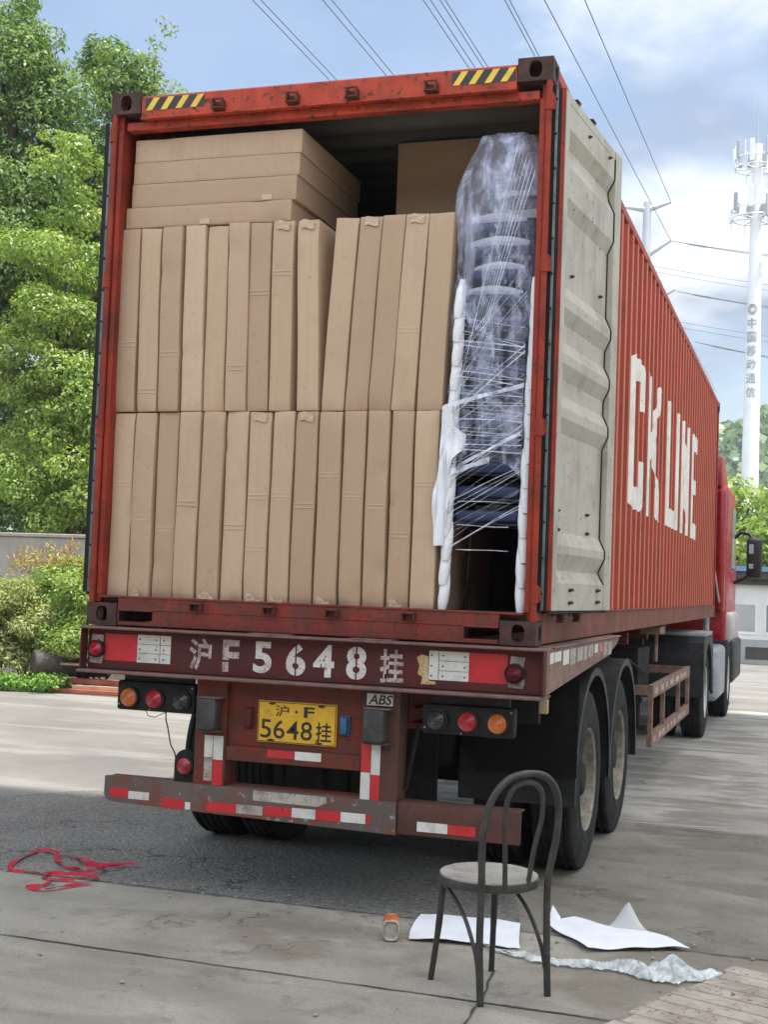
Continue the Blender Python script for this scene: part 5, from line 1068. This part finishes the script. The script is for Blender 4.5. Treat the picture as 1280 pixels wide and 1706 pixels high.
# pallet corner
pal = thing('wooden_pallet', (2.3, -1.2, 0), 'weathered wooden pallet corner lying on the concrete at the lower right', 'pallet')
ed = Vector((-0.37, -0.93, 0)).normalized(); pd = Vector((0.925, -0.38, 0)).normalized(); c0 = Vector((2.215, -0.62, 0)); step = 0.108
for k in range(10):
    w_ = 0.094+0.004*random.random(); a = c0 + ed*(k*step) + pd*random.uniform(-0.02, 0.015); mb = MB()
    g = mb.box(0, 1.15, -w_, 0, 0.100+random.uniform(-0.003, 0.003), 0.122, 0.003)
    ang = math.atan2(pd.y, pd.x); rm_ = Matrix.Rotation(ang+random.uniform(-0.008, 0.008), 3, 'Z')
    for v in g: v.co = rm_ @ v.co + a
    mb.build('plank', 'pallet_wood', pal)
for off in (0.06, 0.55, 1.05):
    mb = MB(); g = mb.box(off, off+0.09, -1.06, -0.01, 0.0105, 0.098, 0.003); rm_ = Matrix.Rotation(math.atan2(pd.y, pd.x), 3, 'Z')
    for v in g: v.co = rm_ @ v.co + c0
    mb.build('bearer', 'pallet_wood', pal)

# ---------------------------------------------------------------- vegetation
def leaf_mesh(name, centers, normals, size, aspect, mat, parent, droop=0.3):
    n = len(centers); nrm = normals + rng.normal(0, 0.55, (n, 3)); nrm /= np.linalg.norm(nrm, axis=1, keepdims=True)
    t = rng.normal(0, 1, (n, 3)); t[:, 2] -= droop*2; t -= nrm*np.sum(t*nrm, axis=1, keepdims=True); t /= np.linalg.norm(t, axis=1, keepdims=True)
    b = np.cross(nrm, t); L_ = size*rng.uniform(0.65, 1.25, (n, 1)); Wd = L_*aspect
    fold = nrm*L_*0.10
    v = np.stack([centers, centers+t*L_*0.45+b*Wd*0.5+fold, centers+t*L_-fold*0.6, centers+t*L_*0.45-b*Wd*0.5+fold], 1).reshape(-1, 3)
    v -= np.array(top_root(parent).location)
    me = bpy.data.meshes.new(name); me.vertices.add(n*4); me.loops.add(n*4); me.polygons.add(n)
    me.vertices.foreach_set('co', v.ravel()); me.loops.foreach_set('vertex_index', np.arange(n*4)); me.polygons.foreach_set('loop_start', np.arange(n)*4)
    me.update(calc_edges=True); me.materials.append(M[mat]); o = bpy.data.objects.new(name, me); COL.objects.link(o); o.parent = parent; return o
def clump_leaves(clumps, per_m2, shell=0.35):
    C_, N_ = [], []
    for (cx, cy, cz, rx, ry, rz_) in clumps:
        n = int(per_m2*4*math.pi*((rx*ry*rz_)**(2/3))); d = rng.normal(0, 1, (n, 3)); d /= np.linalg.norm(d, axis=1, keepdims=True)
        r = 1-shell*rng.random((n, 1))**1.6; r *= 1+0.12*np.sin(d[:, :1]*7+cx*3)*np.cos(d[:, 2:]*6+cy)
        C_.append(np.array([cx, cy, cz])+d*r*np.array([rx, ry, rz_])); nn = d.copy(); nn[:, 2] += 0.5; N_.append(nn)
    return np.concatenate(C_), np.concatenate(N_)
def crown(center, rad, n, cr, seed, zlo=-1.0):
    """clumps of foliage scattered through an ellipsoid crown, more of them near its outside"""
    g = np.random.default_rng(seed); out = []
    while len(out) < n:
        d = g.normal(0, 1, 3); d /= np.linalg.norm(d)
        if d[2] < zlo: continue
        q = g.random()**0.4; p = np.array(center)+d*q*np.array(rad); s_ = cr*g.uniform(0.6, 1.25)
        out.append((p[0], p[1], p[2], s_*g.uniform(0.9, 1.4), s_*g.uniform(0.9, 1.4), s_*g.uniform(0.55, 0.85)))
    return out
def tree(base, clumps, label, mat, per, size, seed, trunk_r=0.14, lim=14, aspect=0.5, droop=0.35, group='trees behind the wall', top=None):
    g = random.Random(seed); b = Vector(base); t = thing('leafy_tree', base, label, 'tree', group)
    zs = sorted(c[2] for c in clumps); tz = zs[int(len(zs)*0.8)]; cxm = sum(c[0] for c in clumps)/len(clumps); cym = sum(c[1] for c in clumps)/len(clumps)
    mb = MB(); P = [Vector((b.x, b.y, 0)), Vector((b.x+g.uniform(-.1, .1), b.y, tz*0.3)), Vector(((b.x+cxm)/2, (b.y+cym)/2, tz*0.6)), Vector((cxm, cym, tz))]; PP_ = bez(P, 6); k = len(PP_)
    mb.tube(PP_, [trunk_r*(1-0.85*i/k) for i in range(k)], 10)
    for c in g.sample(clumps, min(lim, len(clumps))):
        e = Vector(c[:3]); i = max(2, min(k-2, int(k*min(0.9, (e.z/tz)*0.62)))); s0 = PP_[i]; mid = (s0+e)/2+Vector((0, 0, 0.15))
        mb.tube(bez([s0, mid, e], 5), [trunk_r*0.38*(1-i_/11) + 0.008 for i_ in range(11)], 6)
    mb.build('trunk', 'bark', t); C_, N_ = clump_leaves(clumps, per); leaf_mesh('crown', C_, N_, size, aspect, mat, t, droop); return t
# left: trees behind the wall
def cr_(c, r, n, s_, seed): return crown(c, r, n, s_, seed)
tree((-12.6, 15.2, 0), cr_((-12.6, 15.0, 8.7), (1.9, 1.5, 3.4), 100, 0.55, 1) + cr_((-11.75, 15.0, 11.0), (0.75, 0.7, 0.95), 16, 0.36, 2) + cr_((-12.35, 15, 12.0), (0.6, 0.6, 0.7), 14, 0.34, 14), 'tall green tree at the left edge rising highest behind the wall', 'leaf_mid', 210, 0.10, 1, 0.2)
tree((-11.2, 17.5, 0), cr_((-11.3, 17.2, 8.8), (1.7, 1.2, 3.0), 90, 0.5, 3) + cr_((-11.6, 17.2, 12.1), (0.42, 0.4, 0.62), 12, 0.26, 4) + cr_((-10.9, 17.0, 11.4), (0.7, 0.5, 0.6), 16, 0.32, 5), 'leafy tree with a small round top next to the container corner', 'leaf_mid', 220, 0.10, 3, 0.2)
tree((-9.0, 15.6, 0), cr_((-9.35, 15.4, 8.9), (0.8, 0.7, 2.3), 40, 0.32, 6) + cr_((-9.35, 15.5, 11.3), (0.28, 0.3, 0.9), 10, 0.15, 7), 'slender pale tree with a thin sparse top above the container corner', 'leaf_pale', 130, 0.085, 6, 0.09)
tree((-9.6, 13.6, 0), cr_((-10.1, 13.4, 6.2), (1.0, 1.0, 1.9), 60, 0.36, 8) + cr_((-9.5, 13.3, 4.3), (1.2, 0.8, 1.1), 46, 0.34, 9) + cr_((-9.3, 12.9, 3.1), (1.3, 0.45, 0.7), 30, 0.30, 29) + cr_((-9.9, 13.4, 8.6), (0.5, 0.5, 0.9), 14, 0.28, 19), 'yellow green tree with full low branches just behind the wall', 'leaf_bright', 260, 0.085, 8, 0.12)
tree((-10.6, 19.5, 0), cr_((-10.9, 19.3, 5.4), (2.6, 1.2, 3.4), 120, 0.6, 10), 'dark green tree with a dark trunk at the back of the group', 'leaf_dark', 170, 0.11, 10, 0.22)
tree((-8.3, 15.8, 0), cr_((-8.6, 15.8, 5.6), (1.3, 0.9, 3.4), 64, 0.44, 12), 'dark leafy tree close beside the open left door of the container', 'leaf_mid', 200, 0.095, 12, 0.13)
tree((-12.5, 17.5, 0), cr_((-12.0, 17.2, 4.2), (2.2, 1.0, 1.9), 80, 0.5, 15) + cr_((-11.2, 15.4, 2.9), (2.4, 0.7, 0.8), 60, 0.4, 16), 'low spreading tree at the left edge, right above the wall', 'leaf_mid', 190, 0.10, 15, 0.16)
# wall
wl = thing('concrete_wall', (-12, 12, 0), 'low grey concrete wall behind the shrubs at the left', 'wall')
mb = MB(); mb.box(-30, -2, 12.0, 12.22, 0, 2.16, 0.01); mb.box(-30, -2, 11.97, 12.25, 2.1605, 2.22, 0.01); 
for x in range(-29, -2, 3): mb.box(x, x+0.25, 11.985, 12.0, 0, 2.159, 0.004)
mb.build('wall_body', 'wall_concrete', wl)
sheet_xy('planting_bed', [(-30, 9.9)] + wob((-10.0, 9.0), (-4, 9.75), 24, 0.08) + [(-4, 12), (-30, 12)], 0.006, 'soil')
def shrub(base, clumps, label, mat, per, size, aspect=0.45, tips=None, name='leafy_shrub'):
    t = thing(name, base, label, 'shrub', 'shrubs in front of the wall'); mb = MB(); b = Vector(base)
    for c in clumps[:9]: mb.tube(bez([b+Vector((random.uniform(-.15, .15), random.uniform(-.1, .1), 0)), (b+Vector(c[:3]))/2+Vector((0, 0, -0.1)), Vector(c[:3])], 4), 0.014, 6)
    mb.build('stems', 'bark', t); C_, N_ = clump_leaves(clumps, per, 0.5); leaf_mesh('foliage', C_, N_, size, aspect, mat, t, 0.1)
    if tips:
        C_, N_ = [], []
        for (x, y, z, n, sp_) in tips:
            for _ in range(n):
                h = random.random(); C_.append((x+random.gauss(0, sp_)*(1-0.5*h), y+random.gauss(0, 0.08), z+0.32*h)); N_.append((random.gauss(0, 1), -0.6, 0.3))
        leaf_mesh('red_shoots', np.array(C_), np.array(N_), 0.085, 0.28, 'leaf_redtip', t, -0.5)
    return t
shrub((-7.5, 10.8, 0), cr_((-7.65, 10.7, 1.15), (1.25, 0.5, 0.72), 120, 0.22, 20), 'bushy green shrub with reddish new shoots on top, in front of the wall', 'leaf_shrub', 620, 0.062,
      tips=[(-8.55+0.13*k, 10.45, 1.56+0.10*math.sin(k*2.1)+0.015*k*(k < 8), 70, 0.07) for k in range(17)])
shrub((-8.15, 10.2, 0), cr_((-8.15, 10.0, 0.88), (0.85, 0.45, 0.66), 90, 0.20, 21), 'pale yellowish variegated shrub at the left edge of the bed', 'leaf_variegated', 620, 0.06)
shrub((-6.9, 10.2, 0), cr_((-7.1, 10.0, 0.92), (0.85, 0.42, 0.62), 90, 0.19, 22), 'glossy green shrub beside the end of the trailer beam', 'leaf_shrub', 640, 0.06)
gc = MB(); gcl = [(-8.3+1.15*random.random(), 9.15+0.55*random.random(), 0.06+0.12*random.random(), 0.16, 0.14, 0.10) for _ in range(30)]
gt = thing('ground_cover', (-7.8, 9.4, 0), None, None); C_, N_ = clump_leaves(gcl, 420, 0.6); bpy.data.objects.remove(gt)
dummy = bpy.data.objects.new('d', None); lo_ = leaf_mesh('ground_cover', C_, N_, 0.06, 0.5, 'leaf_cover', dummy, 0.0); lo_.parent = None; bpy.data.objects.remove(dummy); tag(lo_, 'low bright green ground cover along the edge of the bed', 'ground cover', kind='stuff')
# drum and timber by the bed
dm = thing('metal_drum', (-7.0, 9.9, 0), 'dark rusty drum lying on its side under the shrubs', 'drum')
mb = MB(); A0 = Vector((-7.62, 9.55, 0.37)); A1 = Vector((-6.9, 10.25, 0.37)); dv = A1-A0; mb.tube([A0+dv*t for t in (0, 0.02, 0.33, 0.34, 0.36, 0.37, 0.66, 0.67, 0.69, 0.70, 1)], [0.17, 0.185, 0.185, 0.195, 0.195, 0.185, 0.185, 0.195, 0.195, 0.185, 0.185], 24); mb.build('drum_shell', 'drum_dark', dm)
mb = MB(); dn = dv.normalized(); mb.tube([A0-dn*0.003, A0-dn*0.002], [0.15, 0.15], 20); mb.build('drum_lid', 'bark', dm)
def bar(name, cat, a, b, w_, h_, mat, label, group=None):
    a, b = Vector(a), Vector(b); t = thing(name, (a.x, a.y, a.z), label, cat, group); mb = MB(); L_ = (b-a).length; g = mb.box(0, L_, -w_/2, w_/2, 0, h_, 0.004); q = (b-a).to_track_quat('X', 'Z').to_matrix()
    for v in g: v.co = q @ v.co + a
    mb.build('timber' if 'plank' in name else 'steel_section', mat, t); return t
bar('steel_beam', 'beam', (-7.30, 9.50, 0.012), (-5.9, 9.62, 0.012), 0.10, 0.05, 'beam_rust_red', 'rusty red steel beam lying lowest on the ground left of the trailer', 'beams and planks on the ground')
bar('steel_beam', 'beam', (-7.0, 9.58, 0.064), (-5.9, 9.72, 0.064), 0.09, 0.05, 'plank', 'orange brown beam resting on the lowest red beam', 'beams and planks on the ground')
bar('steel_beam', 'beam', (-7.2, 9.80, 0.115), (-5.9, 9.85, 0.115), 0.16, 0.07, 'beam_rust_red', 'pinkish red wide beam on top of the low pile', 'beams and planks on the ground')
bar('wooden_plank', 'plank', (-7.35, 9.72, 0.36), (-6.1, 9.70, 0.38), 0.14, 0.03, 'plank', 'pale wooden plank lying across the pile beside the drum', 'beams and planks on the ground')
bar('wooden_plank', 'plank', (-7.2, 9.74, 0.47), (-6.4, 9.72, 0.47), 0.12, 0.05, 'plank', 'short wooden board standing higher behind the drum', 'beams and planks on the ground')
bar('brick_block', 'block', (-7.50, 9.46, 0.012), (-7.34, 9.46, 0.012), 0.10, 0.06, 'house_gray', 'small grey block on the ground at the end of the red beams')

# ---------------------------------------------------------------- right background
gh = thing('yard_building', (6, 28, 0), 'low white building with window panels and a blue roof edge beyond the truck', 'building')
mb = MB(); mb.box(0.2, 16, 28, 33, 0.60, 1.95); mb.build('wall', 'house_white', gh)
mb = MB(); mb.box(0.15, 16, 27.9, 33, 0, 0.5995); mb.build('plinth', 'house_gray', gh)
mb = MB(); mb.box(0.15, 16, 27.6, 33.2, 2.10, 2.28); mb.box(0.15, 16, 27.8, 28.2, 1.9505, 2.0995); mb.build('canopy_band', 'dark_band', gh)
mb = MB(); mb.box(0.1, 16, 27.5, 33.4, 2.2805, 2.40); mb.build('roof', 'roof_blue', gh)
for k in range(8):
    x = 0.35+k*0.95; mb = MB(); mb.box(x, x+0.84, 27.975, 27.999, 0.72, 1.52); wi = mb.build('window', 'house_white', gh); mb = MB(); mb.box(x+0.08, x+0.76, 27.968, 27.974, 0.80, 1.46); mb.build('pane', 'glass_pane' if k % 2 else 'house_gray', wi)
for k in range(6):
    mb = MB(); mb.box(0.9+k*1.9, 1.5+k*1.9, 27.885, 27.899, 0.12, 0.42); mb.build('vent', 'dark_band', gh)
def bgtree(c, r, n, s_, seed, label, mat): tree((c[0], c[1], 0), crown(c, r, n, s_, seed), label, mat, 14, 0.30, seed, 0.2, 10, 0.55, group='trees beyond the yard building')
bgtree((-0.4, 46, 3.9), (1.3, 1.3, 2.0), 30, 0.75, 31, 'small round bright tree just left of the white mast', 'leaf_bright')
bgtree((1.6, 43, 3.6), (1.6, 1.4, 1.9), 36, 0.75, 32, 'leafy green tree right of the white mast behind the blue roof', 'leaf_bright')
bgtree((5.0, 45, 4.2), (2.2, 1.8, 2.6), 40, 0.8, 33, 'broad green tree further right beyond the blue roof', 'leaf_mid')
# hill
def hz_(x, y):
    return 62*math.exp(-((x-70)/75)**2-((y-340)/90)**2) + 26*math.exp(-((x+20)/60)**2-((y-330)/70)**2)
mb = MB(); pts_n = rng.random((400, 3))
def hill(a, b):
    x = -150+380*a; y = 210+260*b; h = hz_(x, y); bump_ = (2.4*math.sin(x*0.71+2*math.sin(y*0.23))*math.cos(y*0.57+1.7*math.sin(x*0.31)) + 1.5*math.sin(x*1.9+y*0.8)*math.cos(y*1.3-x*0.4) + random.uniform(-1.3, 1.3))
    return (x, y, h-2 + bump_*min(1, h/10))
mb.grid(hill, 240, 90); tag(mb.build('hill', 'hill_wood', None, smooth=0), kind='structure')
nq = 60000; qx = rng.uniform(-150, 230, nq); qy = rng.uniform(215, 400, nq)
qz = np.array([hz_(a, b) for a, b in zip(qx, qy)]); keep = qz > 3; Cq = np.stack([qx, qy, qz-1+rng.uniform(0, 3.4, nq)], 1)[keep]
Nq = np.stack([rng.normal(0, .4, nq), -np.ones(nq)*0.6, np.ones(nq)*0.7], 1)[keep]
dummy = bpy.data.objects.new('d', None); fw_ = leaf_mesh('far_wood', Cq, Nq, 2.6, 0.8, 'leaf_dark', dummy, 0.0); fw_.parent = None; bpy.data.objects.remove(dummy); tag(fw_, 'far-off green wood covering the hill behind the mast', 'wood', kind='stuff')
# mast
mt = thing('telecom_mast', (-0.32, 54.7, 0), 'tall white telecom mast with two rings of antennas and vertical lettering', 'mast')
mx0, my0 = -0.32, 54.7
mb = MB(); mb.tube([(mx0, my0, 0), (mx0, my0, 8), (mx0+0.02, my0, 16), (mx0+0.03, my0, 22.0)], [0.42, 0.37, 0.29, 0.20], 28); mp = mb.build('pole', 'tower_white', mt)
mb = MB(); mb.tube([(mx0, my0, 22.0), (mx0, my0, 24.0)], [0.04, 0.02], 8); mb.build('lightning_rod', 'tower_gray', mp)
for zc2, rr in ((21.25, 0.95), (18.95, 1.05)):
    mb = MB()
    for dz in (0, 0.42): mb.tube([(mx0+rr*math.cos(2*math.pi*k/24), my0+rr*math.sin(2*math.pi*k/24), zc2-0.35+dz) for k in range(24)], 0.035, 6, closed=True)
    for k in range(6): a = 2*math.pi*k/6; mb.tube([(mx0, my0, zc2-0.35), (mx0+rr*math.cos(a), my0+rr*math.sin(a), zc2-0.35)], 0.035, 6); mb.tube([(mx0+rr*math.cos(a), my0+rr*math.sin(a), zc2-0.8), (mx0+rr*math.cos(a), my0+rr*math.sin(a), zc2+0.75)], 0.028, 6)
    pf = mb.build('antenna_platform', 'tower_white', mt)
    for k in range(9):
        a = 2*math.pi*k/9+0.35; r_ = rr+0.06; h_ = random.choice((0.55, 0.8, 1.0)); z_ = zc2+0.15+random.uniform(-.2, .3); mb = MB(); g = mb.box(-0.05, 0.05, -0.10, 0.10, -h_/2, h_/2, 0.02); rm_ = Matrix.Rotation(a, 3, 'Z')
        for v in g: v.co = rm_ @ v.co + Vector((mx0+r_*math.cos(a), my0+r_*math.sin(a), z_))
        mb.build('antenna_panel', 'tower_gray' if k % 2 else 'tower_white', pf)
    for k in range(4):
        a = 2*math.pi*k/4+0.9; r_ = 0.42; mb = MB(); mb.box(mx0+r_*math.cos(a)-0.1, mx0+r_*math.cos(a)+0.1, my0+r_*math.sin(a)-0.1, my0+r_*math.sin(a)+0.1, zc2-0.2, zc2+0.3, 0.02); mb.build('radio_unit', 'tower_gray', pf)
vd = Vector((CAMP.x-mx0, CAMP.y-my0, 0)).normalized(); sd_ = Vector((-vd.y, vd.x, 0))
zs0 = 14.45
def mast_text(ch, zc2, size):
    me = text_mesh(ch, 1.0, 0.015); bm = bmesh.new(); bm.from_mesh(me); bpy.data.meshes.remove(me); xs = [v.co.x for v in bm.verts]; ys_ = [v.co.y for v in bm.verts]; cx, cy = (min(xs)+max(xs))/2, (min(ys_)+max(ys_))/2; k = size/max(max(xs)-min(xs), max(ys_)-min(ys_))
    bmesh.ops.subdivide_edges(bm, edges=bm.edges[:], cuts=2); rad = 0.345
    for v in bm.verts:
        u_, w_ = (v.co.x-cx)*k-0.07, (v.co.y-cy)*k; a = u_/rad; v.co = Vector((mx0, my0, zc2+w_)) + vd*(rad*math.cos(a)+0.008) + sd_*(rad*math.sin(a))
    b_ = MB(); b_.bm.free(); b_.bm = bm; return b_.build('mast_lettering', 'tower_gray', mp, smooth=0)
for i, c_ in enumerate('◎中国移动通信'): mast_text(c_, zs0-0.62*i, 0.47)
# pylon with cross arms
px0, py0 = -10.0, 93.3
py_ = thing('power_pylon', (px0, py0, 0), 'pale steel power pole with cross arms rising behind the container', 'pylon')
mb = MB(); mb.tube([(px0+0.25, py0, 0), (px0, py0, 31.0)], [0.6, 0.29], 16); mb.build('pole', 'galv', py_)
armdir = Vector((0.975, 0.22, 0))
for z_, l0, l1, rise in ((30.6, -1.9, 1.75, 0.5), (27.1, -1.9, 1.8, 1.1), (23.4, -2.2, 2.2, 0.9), (19.6, -2.5, 2.6, 0.9)):
    for l_ in (l0, l1):
        mb = MB(); e = Vector((px0, py0, z_))+armdir*l_+Vector((0, 0, rise*abs(l_)/1.9*(1 if l_ > 0 else 0.15))); mb.tube([(px0, py0, z_-0.15), e], [0.27, 0.12], 8); mb.build('cross_arm', 'galv', py_)
def sagline(a, b, sag, r, n=24):
    a, b = Vector(a), Vector(b); return [a+(b-a)*i/n - Vector((0, 0, sag*4*(i/n)*(1-i/n))) for i in range(n+1)], r
def cable(a, b, sag, r, label, group, n=24):
    P, r = sagline(a, b, sag, r, n); mb = MB(); mb.tube(P, r, 5); o = mb.build('power_line', 'wire', None, smooth=60); tag(o, label, 'cable', group); return o
# lines running along the road overhead, height 22 m
xs22 = [(-17.229, 35.575), (-16.937, 35.643), (-14.774, 36.146), (-14.463, 36.218), (-11.296, 36.955), (-11.05, 37.012), (-10.724, 37.088), (-10.540, 37.131), (-8.509, 37.604), (-8.348, 37.641)]
nm = ['left wire of the leftmost overhead pair crossing the sky above the container', 'right wire of the leftmost overhead pair crossing the sky above the container', 'left wire of the second overhead pair above the container roof', 'right wire of the second overhead pair above the container roof', 'outer left wire of the middle overhead bundle of four', 'inner left wire of the middle overhead bundle of four', 'inner right wire of the middle overhead bundle of four', 'outer right wire of the middle overhead bundle of four', 'left wire of the pair just left of the right container corner', 'right wire of the pair just left of the right container corner']
for (x, y), l_ in zip(xs22, nm): cable((x, y-45, 22.0), (x+0.9, y+95, 22.6), 0.0, 0.017, l_, 'overhead wires along the road', 8)
top_r = Vector((px0, py0, 30.6))+armdir*1.75+Vector((0, 0, 0.46)); low_r = Vector((px0, py0, 27.1))+armdir*1.8+Vector((0, 0, 1.04))
for e, pq, l_ in ((low_r, Vector((-7.69, 42.36, 24.0)), 'single wire passing the door top and ending at the lower pylon arm'), (top_r, Vector((-6.21, 42.70, 24.0)), 'rightmost single thin wire ending at the upper pylon arm')):
    d = pq-e; cable(e, e+d*1.9, 0.0, 0.022, l_, 'overhead wires along the road', 10)
# lines leaving the pylon to the right
k = 0
for z_, arm in ((28.1, 1.8), (24.3, 2.3), (20.5, 3.8)):
    for dz, w2 in ((0.0, 'upper'), (-0.35, 'lower')):
        a = Vector((px0, py0, z_))+armdir*arm; b = Vector((px0+34, py0-6, z_-3.9+dz*1.5)); nmx = {28.1: 'top', 24.3: 'middle', 20.5: 'bottom'}[z_]
        o = cable(a, b, 1.2, 0.022, f'{w2} wire of the {nmx} pair running right from the pylon towards the mast', 'wires leaving the pylon')
        P, _ = sagline(a, b, 1.2, 0.02); mb = MB(); mb.tube(P[1:3], 0.055, 6); mb.build('insulator_string', 'insulator', py_)
for j, z_ in enumerate((26.2, 22.4)):
    for dz in (0, -0.4):
        a = Vector((px0-1.9, py0-1, z_+dz+0.3)); b = Vector((px0+34, py0+4, z_-3.4+dz)); cable(a, b, 1.0, 0.018, f'{"upper" if dz == 0 else "lower"} faint wire of the {"higher" if j == 0 else "lower placed"} thin pair between the pylon pairs', 'wires leaving the pylon')

# ---------------------------------------------------------------- air
hz = NT('air'); hz.t.nodes.remove(hz.b); pv = hz.n('ShaderNodeVolumePrincipled'); pv.inputs['Color'].default_value = (0.86, 0.92, 1.0, 1); pv.inputs['Density'].default_value = 0.0006; pv.inputs['Anisotropy'].default_value = 0.2
hz.l(pv.outputs[0], hz.o.inputs['Volume'])
mb = MB(); mb.box(-620, 620, -80, 920, -1.0, 78.0); hb_ = mb.build('haze', hz.m, None, smooth=0); tag(hb_, kind='stuff')
